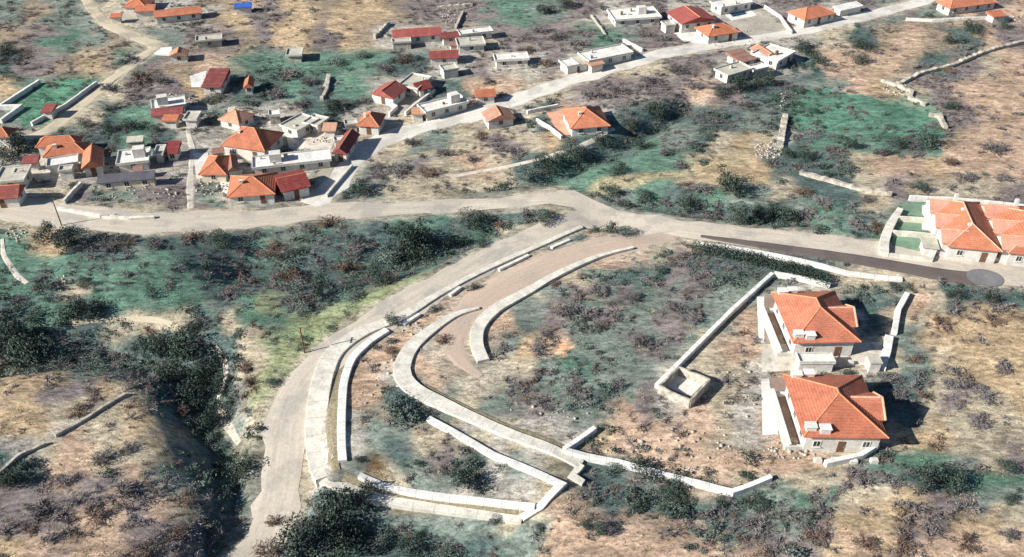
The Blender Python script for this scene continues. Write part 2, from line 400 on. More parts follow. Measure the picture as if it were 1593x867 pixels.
def zone_at(x, y, px, py, table):
    k = np.clip(py / 433.0, 0.35, 1.6)
    wx = px + (26 * vnoise(x, y, 9, 21) + 14 * vnoise(x, y, 3.5, 22)) ; wy = py + k * (18 * vnoise(x, y, 9, 23) + 10 * vnoise(x, y, 3.5, 24))
    u = np.clip(wx / 39.83 - 0.5, 0, 38.999); v = np.clip(wy / 40.0 - 0.5, 0, 20.999)
    i = u.astype(int); j = v.astype(int); fu = smooth(0.2, 0.8, u - i)[..., None]; fv = smooth(0.2, 0.8, v - j)[..., None]
    return (table[j, i] * (1 - fu) + table[j, i + 1] * fu) * (1 - fv) + (table[j + 1, i] * (1 - fu) + table[j + 1, i + 1] * fu) * fv
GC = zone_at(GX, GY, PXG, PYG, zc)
for poly, col in (([(1236, 140), (1262, 134), (1330, 146), (1400, 158), (1440, 172), (1472, 200), (1466, 212), (1380, 209), (1300, 208), (1238, 202), (1228, 172)], (0.105, 0.225, 0.155)),
                  ([(62, 124), (145, 121), (60, 182), (35, 190), (20, 176), (32, 163), (10, 160)], (0.085, 0.215, 0.135)),
                  ([(852, 540), (884, 530), (892, 543), (868, 557)], (0.66, 0.40, 0.235))):
    wx = GX + 0.9 * vnoise(GX, GY, 4, 81) + 0.5 * vnoise(GX, GY, 1.6, 82); wy = GY + 1.2 * vnoise(GX, GY, 4, 83)
    GC[in_poly(wx, wy, gp(poly))] = col
for line, w, col, amt in (([(930, 290), (1000, 278), (1090, 268), (1160, 245), (1190, 215)], 2.6, (0.42, 0.35, 0.21), .85), ([(600, 245), (690, 222), (790, 190), (860, 165)], 1.6, (0.42, 0.37, 0.26), .8), ([(0, 735), (80, 680), (190, 614)], 1.0, (0.45, 0.42, 0.36), .5), ([(412, 600), (440, 560), (480, 512), (560, 470), (650, 428)], 4.5, (0.30, 0.325, 0.17), .85)):
    dl, _ = poly_dist(GX, GY, catmull(gp(line), 3.0)); k = (amt * (1 - smooth(0.3, 1.0, (dl + 1.0 * vnoise(GX, GY, 4, 91) + .6 * vnoise(GX, GY, 1.7, 92)) / w)))[..., None]
    GC = GC * (1 - k) + np.array(col) * k
k = (0.7 * (1 - smooth(0.2, 1.0, (ROADMASK + 0.9 * vnoise(GX, GY, 3, 95) + 0.6 * vnoise(GX, GY, 1.6, 96)) / 1.9)))[..., None]   # dusty shoulders
GC = GC * (1 - k) + np.array((0.43, 0.375, 0.285)) * k
GD = zone_at(GX, GY, PXG, PYG, zd)
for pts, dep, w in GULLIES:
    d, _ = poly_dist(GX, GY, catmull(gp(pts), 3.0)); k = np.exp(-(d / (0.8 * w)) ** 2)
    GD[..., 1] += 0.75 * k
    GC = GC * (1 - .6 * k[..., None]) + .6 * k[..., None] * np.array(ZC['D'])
mm, n, l, b = new_mat('ground_cover', 0.95)
at = N(n, 'ShaderNodeVertexColor'); at.layer_name = 'cover'
pos = N(n, 'ShaderNodeNewGeometry').outputs['Position']
mp = N(n, 'ShaderNodeMapping'); mp.inputs['Rotation'].default_value = (0, 0, R(-24)); mp.inputs['Scale'].default_value = (0.45, 1.0, 1.0); l.new(pos, mp.inputs[0])
a = noise_node(n, l, mp.outputs[0], 0.22, 6, 0.68); c = noise_node(n, l, mp.outputs[0], 0.9, 6, 0.75); d2 = noise_node(n, l, pos, 3.2, 4, 0.7)
x = mix(n, l, 'MULTIPLY', 1.0, at.outputs[0], ramp(n, l, a, [(0.32, g3(0.55)), (0.5, g3(0.98)), (0.68, g3(1.32))]))
x = mix(n, l, 'MULTIPLY', 1.0, x, ramp(n, l, c, [(0.34, g3(0.50)), (0.5, g3(1.0)), (0.68, g3(1.35))]))
e = noise_node(n, l, mp.outputs[0], 0.5, 5, 0.7)
x = mix(n, l, 'MIX', ramp(n, l, e, [(0.57, g3(0)), (0.68, g3(0.45))]), x, (0.18, 0.155, 0.145))
e2 = N(n, 'ShaderNodeTexNoise'); e2.inputs['Scale'].default_value = 0.33; e2.inputs['Detail'].default_value = 5; e2.inputs['Roughness'].default_value = 0.65
mp2 = N(n, 'ShaderNodeMapping'); mp2.inputs['Location'].default_value = (37, 91, 5); l.new(mp.outputs[0], mp2.inputs[0]); l.new(mp2.outputs[0], e2.inputs['Vector'])
x = mix(n, l, 'MIX', ramp(n, l, e2.outputs['Fac'], [(0.58, g3(0)), (0.70, g3(0.32))]), x, (0.40, 0.36, 0.27))
x = mix(n, l, 'MULTIPLY', 0.6, x, ramp(n, l, d2, [(0.34, g3(0.55)), (0.5, g3(1.0)), (0.66, g3(1.4))]))
d3 = noise_node(n, l, mp.outputs[0], 1.9, 5, 0.75)
x = mix(n, l, 'MULTIPLY', 0.9, x, ramp(n, l, d3, [(0.36, g3(0.55)), (0.5, g3(1.0)), (0.64, g3(1.35))]))
l.new(x, b.inputs['Base Color']); bump(n, l, b, c, 0.6, 0.35)
ny, nx = H.shape
idx = np.arange(ny * nx).reshape(ny, nx)
Q = np.stack([idx[:-1, :-1], idx[:-1, 1:], idx[1:, 1:], idx[1:, :-1]], -1).reshape(-1, 4)
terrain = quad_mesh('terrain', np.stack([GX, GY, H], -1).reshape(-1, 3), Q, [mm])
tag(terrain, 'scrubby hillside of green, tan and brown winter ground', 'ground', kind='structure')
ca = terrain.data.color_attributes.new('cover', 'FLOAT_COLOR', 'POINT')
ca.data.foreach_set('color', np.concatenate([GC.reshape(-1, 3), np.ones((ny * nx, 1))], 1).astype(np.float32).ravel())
terrain.data.polygons.foreach_set('use_smooth', np.ones(len(Q), bool))

# ------------------------------------------------------------------ strips: roads, walkways, walls
def strip_frame(line):
    t = np.gradient(line[:, :2], axis=0); t /= np.linalg.norm(t, axis=1)[:, None] + 1e-9
    return np.stack([-t[:, 1], t[:, 0]], 1)
def road_strip(name, line, hw, mat, off, label, cat, rough_edge=0.8, kind='structure', cross=8):
    hw = np.full(len(line), hw) if np.isscalar(hw) else np.interp(np.linspace(0, 1, len(line)), np.linspace(0, 1, len(hw)), hw)
    nrm = strip_frame(line); V = []; UV = []
    cum = np.concatenate([[0], np.cumsum(np.linalg.norm(np.diff(line[:, :2], axis=0), axis=1))])
    for i in range(len(line)):
        for k in range(cross + 1):
            s = k / cross * 2 - 1
            e = rough_edge * float(vnoise(line[i, 0] + 50 * (s > 0), line[i, 1], 3.0, 31)) if k in (0, cross) else 0
            p = line[i, :2] + nrm[i] * s * (hw[i] + e)
            V.append((p[0], p[1], float(ground(p[0], p[1])) + off - (0.06 if k in (0, cross) else 0))); UV.append((s * hw[i], cum[i]))
    Q = []; c1 = cross + 1
    for i in range(len(line) - 1):
        for k in range(cross):
            a = i * c1 + k; Q.append((a, a + c1, a + c1 + 1, a + 1))
    o = quad_mesh(name, V, Q, [mat]); uvl = o.data.uv_layers.new(name='along')
    uvl.data.foreach_set('uv', np.array(UV, np.float32)[np.array(Q).ravel()].ravel())
    if sum(p.normal.z for p in list(o.data.polygons)[:20]) < 0: o.data.flip_normals()
    o.data.polygons.foreach_set('use_smooth', np.ones(len(Q), bool))
    tag(o, label, cat, kind=kind); mask_line(line, float(np.max(hw)) + 0.5)
    return o
def sheet(name, poly_px, mat, off, label, cat, step=1.0, kind='structure', mask=True):
    poly = [P(*p)[:2] for p in poly_px]
    ar = sum(poly[i][0] * poly[(i + 1) % len(poly)][1] - poly[(i + 1) % len(poly)][0] * poly[i][1] for i in range(len(poly)))
    if ar < 0: poly = poly[::-1]
    A = np.array(poly); lo = A.min(0); hi = A.max(0)
    bm = bmesh.new(); bm.faces.new([bm.verts.new((p[0], p[1], 0)) for p in poly])
    for ax in (0, 1):
        for c in np.arange(lo[ax] + step / 2, hi[ax], step):
            co = [0, 0, 0]; no = [0, 0, 0]; co[ax] = c; no[ax] = 1
            bmesh.ops.bisect_plane(bm, geom=bm.verts[:] + bm.edges[:] + bm.faces[:], plane_co=co, plane_no=no)
    for v in bm.verts: v.co.z = float(ground(v.co.x, v.co.y)) + off
    me = bpy.data.meshes.new(name); bm.to_mesh(me); bm.free(); me.materials.append(mat)
    o = bpy.data.objects.new(name, me); COL.objects.link(o); tag(o, label, cat, kind=kind)
    if mask: mask_poly(poly)
    return o
def P_top(px, py, h):
    z = h
    for _ in range(10):
        p = on_z(px, py, z); z = 0.5 * z + 0.5 * (float(ground(p[0], p[1])) + h)
    return np.array([p[0], p[1], z - h])
def wall_line(pts_px, curved, step=1.0, h=0.0):
    pts = [P_top(*p, h) for p in pts_px]
    return catmull(pts, step) if curved else straight(pts, step)
def wall(name, pts_px, width, height, mat, label, cat='wall', curved=False, jag=0.05, step=1.0, kind=None, parent=None, mask=True, base=-0.6):
    ln = wall_line(pts_px, curved, step, height); nrm = strip_frame(ln)
    if not curved:   # mitre the corners
        for i in range(1, len(ln) - 1):
            a = ln[i, :2] - ln[i - 1, :2]; b2 = ln[i + 1, :2] - ln[i, :2]
            a = a / (np.linalg.norm(a) + 1e-9); b2 = b2 / (np.linalg.norm(b2) + 1e-9); c = (1 + a @ b2) / 2
            if c < 0.999: nrm[i] = nrm[i] / max(0.5, math.sqrt(c))
    wd = np.interp(np.linspace(0, 1, len(ln)), np.linspace(0, 1, len(width)), width) if not np.isscalar(width) else np.full(len(ln), width)
    z = ground(ln[:, 0], ln[:, 1]).copy()
    for _ in range(4): z[1:-1] = (z[:-2] + z[1:-1] + z[2:]) / 3
    V = []; Fc = []
    for i in range(len(ln)):
        j1 = jag * float(vnoise(ln[i, 0] * 3, ln[i, 1] * 3, 1.7, 41)); j2 = jag * float(vnoise(ln[i, 0] * 3, ln[i, 1] * 3, 1.3, 42))
        for s in (-1, 1):
            p = ln[i, :2] + nrm[i] * s * wd[i] / 2 * (1 + 0.6 * j1)
            g0 = min(z[i], float(ground(p[0], p[1]))) + base
            V.append((p[0], p[1], g0)); V.append((p[0], p[1], z[i] + height * (1 + j2) - 0.03))
            V.append((p[0] - nrm[i][0] * s * 0.05, p[1] - nrm[i][1] * s * 0.05, z[i] + height * (1 + j2)))
    for i in range(len(ln) - 1):
        a = i * 6; c = a + 6   # ring: 0 base-,1 shoulder-,2 top-,3 base+,4 shoulder+,5 top+
        Fc += [(a, a + 1, c + 1, c), (a + 1, a + 2, c + 2, c + 1), (a + 2, a + 5, c + 5, c + 2), (a + 5, a + 4, c + 4, c + 5), (a + 4, a + 3, c + 3, c + 4)]
    e = (len(ln) - 1) * 6
    Fc += [(0, 3, 4, 5, 2, 1), (e, e + 1, e + 2, e + 5, e + 4, e + 3)]
    o = mesh_obj(name, V, Fc, mat, parent)
    bm = bmesh.new(); bm.from_mesh(o.data); bmesh.ops.recalc_face_normals(bm, faces=bm.faces); bm.to_mesh(o.data); bm.free()
    cum = np.concatenate([[0], np.cumsum(np.linalg.norm(np.diff(ln[:, :2], axis=0), axis=1))])
    uvl = o.data.uv_layers.new(name='along'); vi = np.empty(len(o.data.loops), np.int32); o.data.loops.foreach_get('vertex_index', vi)
    uvl.data.foreach_set('uv', np.stack([np.zeros(len(vi)), cum[vi // 6]], 1).astype(np.float32).ravel())
    if parent is None: tag(o, label, cat, kind=kind)
    if mask: mask_line(ln, float(np.max(wd)) / 2 + 0.4)
    return o

road_strip('village_road', road_line('village'), 2.7, M['village_road'], 0.06, 'long pale straight road climbing through the village to the upper right', 'road')
road_strip('lane', road_line('lane'), [1.6, 1.8, 2.0, 1.7, 1.8], M['dry_track'], 0.06, 'narrow pale lane bending past the fields at upper left', 'road', 0.6)
road_strip('dirt_road', road_line('dirt'), [2.6, 3.2, 3.6, 3.6, 2.6, 0.4], M['track'], 0.06, 'brown dirt track curving down inside the pale retaining walls', 'road', 0.6)
road_strip('valley_road', road_line('valley'), [3.8, 4.0, 4.1, 2.9, 2.1, 2.3], M['road'], 0.07, 'pale road running below the village houses on the left', 'road')
road_strip('east_road', road_line('east'), 3.3, M['road'], 0.08, 'pale road leading right from the junction past the tiled row houses', 'road')
road_strip('main_road', road_line('main'), [3.0, 3.0, 3.2, 3.4, 3.6, 3.4, 3.2, 3.2], M['road'], 0.09, 'wide pale road sweeping from the bottom up to the junction', 'road')
sheet('junction', [(866, 297), (893, 297), (938, 318), (1020, 345), (1050, 360), (1005, 368), (945, 345), (905, 336)], M['road'], 0.105, 'wide pale asphalt fork where the three roads meet', 'road')
# the dark asphalt lane within the right-hand road and its round end
al = catmull([P(1090, 368), P(1160, 378), P(1270, 394), P(1380, 412), P(1470, 428), P(1528, 434)], 1.5)
road_strip('asphalt_lane', al, [0.5, 1.1, 1.4, 1.7, 1.9, 2.0], M['asphalt'], 0.115, 'dark asphalt lane running along the near side of the right road', 'road', 0.1)
c0 = P(1532, 433)  # flat grey disc laid over the end of the lane
sheet('grey_disc', [tuple(float(v) for v in project(c0[0] + 3.2 * math.cos(t), c0[1] + 2.6 * math.sin(t), c0[2])) for t in np.linspace(0, 2 * math.pi, 25)[:-1]],
      M['disc_grey'], 0.14, 'round grey patch ending the dark lane at right', 'road')
# side tracks and footpaths
def path(name, pts, hw, mat, label, off=0.05, cat='path', edge=0.3):
    road_strip(name, catmull([P(*p) for p in pts], 1.5), hw, mat, off, label, cat, edge)
path('footpath', [(700, 275), (740, 268), (830, 250), (900, 228), (955, 200)], 0.55, M['yard'], 'thin pale path along the dark stream gully above the junction')
path('stream_path', [(112, 505), (140, 500), (200, 496), (245, 497), (268, 504)], 0.5, M['dry_track'], 'short pale curved path on the green slope left of the gully')
path('bank_path', [(4, 372), (8, 400), (22, 424), (42, 441)], 0.4, M['yard'], 'thin white winding path at the left edge below the road')
path('bank_path', [(335, 540), (350, 560), (352, 585), (340, 620), (352, 660), (372, 690)], 0.5, M['rubble'], 'pale stony path on the right bank of the dark gully', edge=0.5)
path('yard_path', [(292, 205), (300, 232), (298, 262), (296, 300), (296, 325)], [0.5, 0.8, 0.6, 0.9, 0.6], M['yard'], 'white footway between the village houses down to the valley road')
path('field_path', [(505, 135), (512, 115)], 0.5, M['rubble'], 'short pale path in the green field above the village')

# retaining walls and raised walkways of the terraced plot
wall('retaining_walkway', [(905, 352), (850, 376), (790, 402), (735, 428), (680, 458), (625, 491), (566, 514), (523, 544), (504, 580), (494, 630), (491, 680), (496, 722), (505, 742)],
     [1.0, 1.0, 1.1, 1.1, 1.1, 1.2, 1.7, 2.1, 2.6, 3.1, 3.2, 3.0, 2.6], 0.4, M['concrete'], 'broad pale concrete retaining walkway along the right side of the main road', curved=True)
wall('retaining_walkway', [(503, 744), (536, 757), (606, 777), (680, 789), (760, 800), (812, 807)], [1.8, 1.6, 1.4, 1.2, 1.1, 1.0], 0.4, M['concrete'],
     'lower pale concrete retaining wall at the bottom of the terraced plot', curved=True)
wall('terrace_wall', [(602, 512), (575, 530), (549, 556), (536, 590), (532, 630), (531, 680), (533, 716)], 1.25, 0.5, M['whitewall'], 'upright white terrace wall beside the broad roadside walkway', curved=True)
wall('terrace_wall', [(559, 738), (590, 752), (629, 762), (720, 775), (832, 787)], 0.95, 0.45, M['whitewall'], 'white terrace wall just above the lower retaining wall', curved=True)
wall('terrace_wall', [(666, 650), (700, 668), (767, 707), (873, 753), (841, 786), (812, 805)], 1.05, 0.45, M['whitewall'], 'angled white terrace wall closing the grey plot on its right')
for k, (a, b2, lab) in enumerate([((886, 372), (858, 384), 'short white wall piece by the junction bushes'), ((822, 396), (776, 418), 'short white wall piece along the upper main road'),
        ((716, 446), (700, 458), 'tiny white wall piece between two dark roadside bushes'), ((652, 488), (628, 503), 'short white wall piece left of the dark round roadside bush')]):
    wall('low_wall', [a, b2], 0.6, 0.5, M['whitewall'], lab)
wall('retaining_walkway', [(745, 478), (705, 490), (660, 520), (634, 548), (626, 580), (645, 605), (690, 628), (750, 655), (810, 680), (870, 703), (905, 722)],
     [0.6, 1.4, 2.0, 2.6, 2.8, 2.6, 2.2, 1.8, 1.7, 1.7, 1.6], 0.4, M['concrete'], 'long pale looping walkway wall round the outside of the dirt track', curved=True)
wall('low_wall', [(905, 722), (890, 738), (908, 750)], 1.0, 0.5, M['concrete'], 'short bent pale wall at the lower end of the looping walkway')
wall('retaining_walkway', [(985, 384), (930, 398), (870, 424), (815, 455), (770, 480), (745, 508), (742, 535), (752, 560)], [0.5, 0.9, 1.3, 1.5, 1.9, 2.2, 2.2, 2.0], 0.55, M['concrete'],
     'pale curved wall on the inner side of the dirt track, hook shaped', curved=True)
wall('plot_wall', [(1202, 424), (1140, 480), (1080, 540), (1022, 598)], 0.7, 0.9, M['whitewall'], 'long straight white wall between the grey field and the villa yard')
wall('plot_wall', [(878, 697), (926, 664)], 0.7, 0.9, M['whitewall'], 'short white wall at the left corner of the earthy villa yard')
wall('plot_wall', [(878, 698), (960, 716), (1040, 738), (1140, 764), (1200, 740)], 0.7, 0.9, M['whitewall'], 'white boundary wall along the front of the earthy villa yard')
wall('plot_wall', [(1285, 718), (1340, 706), (1366, 690)], 0.7, 1.0, M['whitewall'], 'short white wall in front of the lower villa')
wall('plot_wall', [(1205, 423), (1245, 430), (1292, 441)], 0.6, 1.0, M['whitewall'], 'white wall behind the upper villa beside the leafy shadow stand-in')
wall('plot_wall', [(1078, 376), (1130, 383), (1180, 392), (1240, 404), (1320, 424), (1404, 433)], [0.5, 1.0, 1.5, 1.2, 0.9, 0.9], 0.45, M['whitewall'], 'white kerb wall between the right road and the leafy shadow stand-in')
wall('plot_wall', [(1412, 455), (1398, 480), (1392, 515)], 0.9, 0.9, M['whitewall'], 'white wall to the right of the upper villa shadow')
wall('plot_wall', [(1384, 522), (1380, 545), (1372, 570)], 1.3, 0.8, M['whitewall'], 'white wall right of the paved court between the villas')
# village and field walls
def stone_wall(pts, w, h, label, curved=False, mat='rubble', jag=0.35): return wall('stone_wall', pts, w, h, M[mat], label, jag=jag, curved=curved, step=0.8)
stone_wall([(0, 162), (60, 124)], 0.7, 1.1, 'straight pale wall left of the green field at upper left', mat='whitewall', jag=0.05)
stone_wall([(0, 186), (32, 163), (0, 164)], 0.7, 1.1, 'pale corner wall at the left edge by the small red shed', mat='whitewall', jag=0.05)
stone_wall([(150, 126), (100, 162), (48, 190)], 0.5, 1.0, 'pale wall along the lane beside the upper left green field', mat='whitewall', jag=0.05)
stone_wall([(507, 303), (526, 280), (547, 256)], 0.6, 0.7, 'beige wall on the village side of the road fork', mat='concrete', jag=0.05)
stone_wall([(1245, 266), (1290, 278), (1340, 292), (1388, 300)], 1.0, 0.7, 'broken pale stone wall left of the tiled row houses')
stone_wall([(1395, 130), (1432, 112), (1480, 100), (1520, 83), (1560, 70), (1600, 62)], 1.0, 0.8, 'rough stone wall crossing the brown hillside at upper right')
stone_wall([(1372, 122), (1395, 130), (1420, 140), (1416, 150), (1442, 160)], 0.9, 0.8, 'zigzag stone wall at the top right corner of the green pasture')
stone_wall([(1446, 176), (1462, 178), (1472, 196)], 1.0, 0.8, 'short pale stone wall at the right corner of the green pasture')
stone_wall([(1222, 178), (1218, 200), (1214, 225)], 1.4, 0.9, 'crumbling pale wall left of the green pasture')
stone_wall([(1410, 28), (1450, 30), (1500, 27), (1575, 25)], 0.5, 0.8, 'long thin pale wall below the top right orange house', mat='whitewall', jag=0.05)
stone_wall([(582, 56), (605, 33)], 0.8, 0.9, 'pale stone wall left of the long red roofed house')
stone_wall([(500, 152), (508, 138), (512, 116)], 0.8, 0.8, 'pale broken wall in the green field above the grey roofs')
stone_wall([(580, 146), (617, 164), (605, 176)], 0.5, 1.0, 'white wall round the yard of the bright red village house', mat='whitewall', jag=0.05)
stone_wall([(676, 138), (650, 158), (630, 174)], 0.5, 1.0, 'white wall on the right of the red house yard', mat='whitewall', jag=0.05)
stone_wall([(835, 184), (855, 196), (874, 211)], 0.5, 0.9, 'thin white wall left of the big orange villa', mat='whitewall', jag=0.05)
stone_wall([(820, 172), (868, 162)], 0.5, 0.9, 'thin white wall behind the big orange villa terrace', mat='whitewall', jag=0.05)
stone_wall([(98, 312), (112, 296), (125, 283)], 0.6, 0.9, 'pale wall running up from the valley road at left', mat='concrete', jag=0.1)
stone_wall([(90, 322), (120, 328), (160, 335), (200, 338), (240, 336)], 0.7, 0.6, 'pale kerb wall along the upper edge of the valley road', mat='concrete', jag=0.1)
stone_wall([(-5, 736), (30, 706), (70, 688)], 0.45, 0.5, 'lower broken piece of the thin field wall on the tan hillside')
stone_wall([(85, 676), (135, 648), (195, 611)], 0.45, 0.5, 'upper piece of the thin field wall on the tan hillside')
stone_wall([(720, 16), (708, 44)], 0.7, 0.8, 'pale wall right of the brown enclosure at top')
stone_wall([(680, 10), (735, 5)], 0.7, 0.8, 'pale wall along the top of the brown enclosure')
stone_wall([(920, 22), (935, 42), (942, 52)], 0.5, 0.6, 'pale stony bank in the brown scrub above the ruins')
stone_wall([(970, 60), (985, 68), (1000, 76)], 0.5, 0.9, 'pale wall end beside the white walled ruins', mat='whitewall', jag=0.05)
stone_wall([(1190, 8), (1215, 24), (1232, 48)], 0.5, 1.0, 'pale boundary wall right of the pool yard at top', mat='concrete', jag=0.05)
wall('ramp_wall', [(1401, 324), (1386, 348), (1377, 372), (1376, 392)], [1.1, 1.5, 1.7, 1.6], 1.0, M['concrete'], 'broad pale curved wall left of the row house lawns', curved=True)
wall('plot_wall', [(1384, 394), (1450, 402), (1456, 388)], 0.5, 0.8, M['concrete'], 'pale front wall of the row house lawns')
wall('plot_wall', [(1416, 304), (1480, 307), (1600, 319), (1700, 329)], 0.5, 1.2, M['whitewall'], 'long white wall behind the tiled row houses')
wall('plot_wall', [(1400, 336), (1440, 339), (1466, 341)], 0.25, 1.3, M['concrete'], 'upper dividing wall between the row house lawns')
wall('plot_wall', [(1390, 358), (1440, 362), (1466, 365)], 0.25, 1.3, M['concrete'], 'lower dividing wall between the row house lawns')
wall('plot_wall', [(1458, 390), (1530, 398), (1600, 406)], 0.4, 0.9, M['whitewall'], 'white wall along the front of the row houses')

# ------------------------------------------------------------------ yards, lawns, fields
def yard(name, poly, mat, label, off=0.05, cat='yard', mask=True): sheet(name, poly, M[mat], off, label, cat, mask=mask)
path('verge', [(592, 514), (560, 536), (536, 566), (522, 605), (517, 655), (519, 700), (524, 732)], 0.8, M['olive'], 'olive verge strip between the walkway and white terrace wall', 0.06, 'verge')
path('verge', [(535, 740), (580, 761), (640, 774), (720, 786), (806, 797)], 0.7, M['olive'], 'olive verge strip between the two lower terrace walls', 0.06, 'verge')
path('verge', [(660, 600), (700, 622), (760, 650), (820, 675), (876, 696)], 0.5, M['olive'], 'thin olive verge along the upper side of the looping walkway', 0.06, 'verge')
yard('lawn', [(1404, 318), (1440, 316), (1466, 322), (1466, 339), (1401, 334)], 'lawn', 'uppermost lawn left of the tiled row houses', cat='lawn')
yard('lawn', [(1400, 338), (1466, 343), (1466, 363), (1391, 357)], 'lawn', 'middle lawn left of the tiled row houses', cat='lawn')
yard('lawn', [(1391, 360), (1466, 367), (1452, 398), (1384, 391)], 'lawn', 'lowest lawn left of the tiled row houses', cat='lawn')
yard('paving', [(1456, 388), (1600, 404), (1600, 412), (1450, 404)], 'yard_grey', 'grey forecourt in front of the tiled row houses', cat='paving')
yard('paving', [(1434, 320), (1470, 316), (1474, 332), (1434, 334)], 'yard_white', 'white terrace by the uppermost row house lawn', 0.09, 'paving')
yard('paving', [(1434, 343), (1472, 343), (1472, 362), (1434, 358)], 'yard_white', 'white terrace by the middle row house lawn', 0.09, 'paving')
yard('court', [(1185, 536), (1280, 536), (1372, 532), (1374, 566), (1300, 572), (1185, 580)], 'yard', 'pale paved court between the two villas', 0.06, 'paving')
yard('terrace', [(1190, 458), (1214, 462), (1214, 532), (1190, 532)], 'terrace_brown', 'brown tiled terrace left of the upper villa', 0.06, 'paving')
yard('terrace', [(1196, 588), (1226, 590), (1250, 678), (1212, 682)], 'terrace_brown', 'brown tiled terrace left of the lower villa', 0.06, 'paving')
yard('terrace', [(1177, 462), (1189, 462), (1189, 534), (1180, 534)], 'yard_white', 'white paved strip left of the upper villa terrace', 0.06, 'paving')
yard('terrace', [(1184, 590), (1197, 590), (1213, 676), (1186, 678)], 'yard_white', 'white paved strip left of the lower villa terrace', 0.06, 'paving')
yard('yard', [(612, 146), (640, 142), (662, 140), (628, 176), (605, 178)], 'yard_grey', 'grey yard in front of the bright red village house')
yard('yard', [(850, 176), (880, 170), (930, 196), (900, 208), (872, 212)], 'yard_pink', 'pinkish terrace left of the big orange villa')
yard('yard', [(1048, 52), (1085, 46), (1108, 62), (1090, 70), (1066, 66)], 'yard_white', 'white yard left of the orange hipped house by the road')
yard('yard', [(1122, 38), (1190, 20), (1228, 48), (1160, 62)], 'yard_grey', 'beige yard between the red barn and the orange house')
yard('yard', [(300, 238), (324, 238), (322, 276), (306, 280)], 'yard_white', 'white yard left of the small orange village house')
yard('yard', [(30, 258), (70, 240), (130, 235), (140, 262), (60, 284)], 'yard', 'pale yard below the orange roof cluster')
yard('yard', [(340, 268), (378, 264), (372, 305), (345, 300)], 'yard_white', 'white yard left of the orange and maroon house')
yard('yard', [(500, 245), (530, 240), (512, 276), (490, 292)], 'yard_grey', 'grey forecourt where the village road begins')
yard('yard', [(186, 22), (236, 18), (230, 34), (188, 36)], 'yard_grey', 'grey yard below the houses at the top left')
yard('yard', [(238, 76), (268, 73), (266, 88), (240, 86)], 'yard_white', 'white yard beside the lane corner house')
yard('yard', [(295, 118), (322, 110), (316, 136), (298, 136)], 'yard_white', 'white yard left of the slanting red roof')
yard('yard', [(444, 206), (500, 198), (530, 204), (510, 240), (450, 232)], 'yard', 'pale yard between the village houses by the road')
yard('yard', [(888, 104), (960, 90), (1010, 88), (1000, 98), (900, 124)], 'yard', 'pale yard in front of the white walled ruins')

# ------------------------------------------------------------------ houses
def roof_shape(kind, L, D, z, rh, th=0.16):
    """eave rectangle L x D at height z -> verts, faces, ridge lines, of a closed roof body"""
    x, y = L / 2, D / 2
    e = [(-x, -y, z), (x, -y, z), (x, y, z), (-x, y, z)]; lo = [(a, b_, c - th) for a, b_, c in e]
    if kind == 'hip':
        if L >= D: r = [(-(L - D) / 2 - .02, 0, z + rh), ((L - D) / 2 + .02, 0, z + rh)]; f = [(0, 1, 9, 8), (1, 2, 9), (2, 3, 8, 9), (3, 0, 8)]; lines = [(0, 8), (3, 8), (1, 9), (2, 9), (8, 9)]
        else: r = [(0, -(D - L) / 2 - .02, z + rh), (0, (D - L) / 2 + .02, z + rh)]; f = [(0, 1, 8), (1, 2, 9, 8), (2, 3, 9), (3, 0, 8, 9)]; lines = [(0, 8), (1, 8), (2, 9), (3, 9), (8, 9)]
    elif kind == 'gable_x': r = [(-x, 0, z + rh), (x, 0, z + rh)]; f = [(0, 1, 9, 8), (1, 2, 9), (2, 3, 8, 9), (3, 0, 8)]; lines = [(8, 9)]
    elif kind == 'gable_y': r = [(0, -y, z + rh), (0, y, z + rh)]; f = [(0, 1, 8), (1, 2, 9, 8), (2, 3, 9), (3, 0, 8, 9)]; lines = [(8, 9)]
    elif kind == 'shed': e = [(-x, -y, z), (x, -y, z), (x, y, z + rh), (-x, y, z + rh)]; r = []; f = [(0, 1, 2, 3)]; lines = []
    v = e + lo + r
    f = f + [(0, 4, 5, 1), (1, 5, 6, 2), (2, 6, 7, 3), (3, 7, 4, 0), (4, 7, 6, 5)]
    return v, f, [(v[a], v[b_]) for a, b_ in lines]
def ridge_caps(lines, mat, parent, r=0.11):
    if not lines: return
    m = MB()
    for a, b_ in lines: m.bar(a, b_, r, r, 5)
    m.build('ridge_cap', mat, parent)
def cross_gable(t, roof, side, off, w, z, rh, inner, outer, mat, wallmat, wallz=None):
    """a gabled wing: ridge runs square to the given side; off along the side; inner..outer measured from the centre"""
    def T(u, v, z_):   # u outwards, v along
        return {'+x': (u, v, z_), '-x': (-u, -v, z_), '+y': (-v, u, z_), '-y': (v, -u, z_)}[side]
    h = w / 2; th = 0.14
    pts = []
    for u in (inner, outer):
        pts += [T(u, off - h, z), T(u, off, z + rh), T(u, off + h, z), T(u, off - h, z - th), T(u, off, z + rh - th), T(u, off + h, z - th)]
    fs = [(0, 6, 7, 1), (1, 7, 8, 2), (3, 4, 10, 9), (4, 5, 11, 10), (6, 9, 10, 7), (7, 10, 11, 8), (0, 3, 9, 6), (2, 8, 11, 5)]
    MB().poly(pts, fs).build('dormer_roof', mat, roof)
    if wallz is not None:
        k = 0.25; o2 = outer - 0.35
        q = [T(inner, off - h + k, wallz), T(o2, off - h + k, wallz), T(o2, off + h - k, wallz), T(inner, off + h - k, wallz),
             T(inner, off - h + k, z - .1), T(o2, off - h + k, z - .1), T(o2, off + h - k, z - .1), T(inner, off + h - k, z - .1), T(o2, off, z + rh - th - .12), T(inner, off, z + rh - th - .12)]
        MB().poly(q, [(0, 1, 5, 4), (2, 3, 7, 6), (1, 2, 6, 8, 5), (5, 8, 9, 4), (8, 6, 7, 9), (3, 0, 4, 9, 7)]).build('gable_wall', wallmat, t)
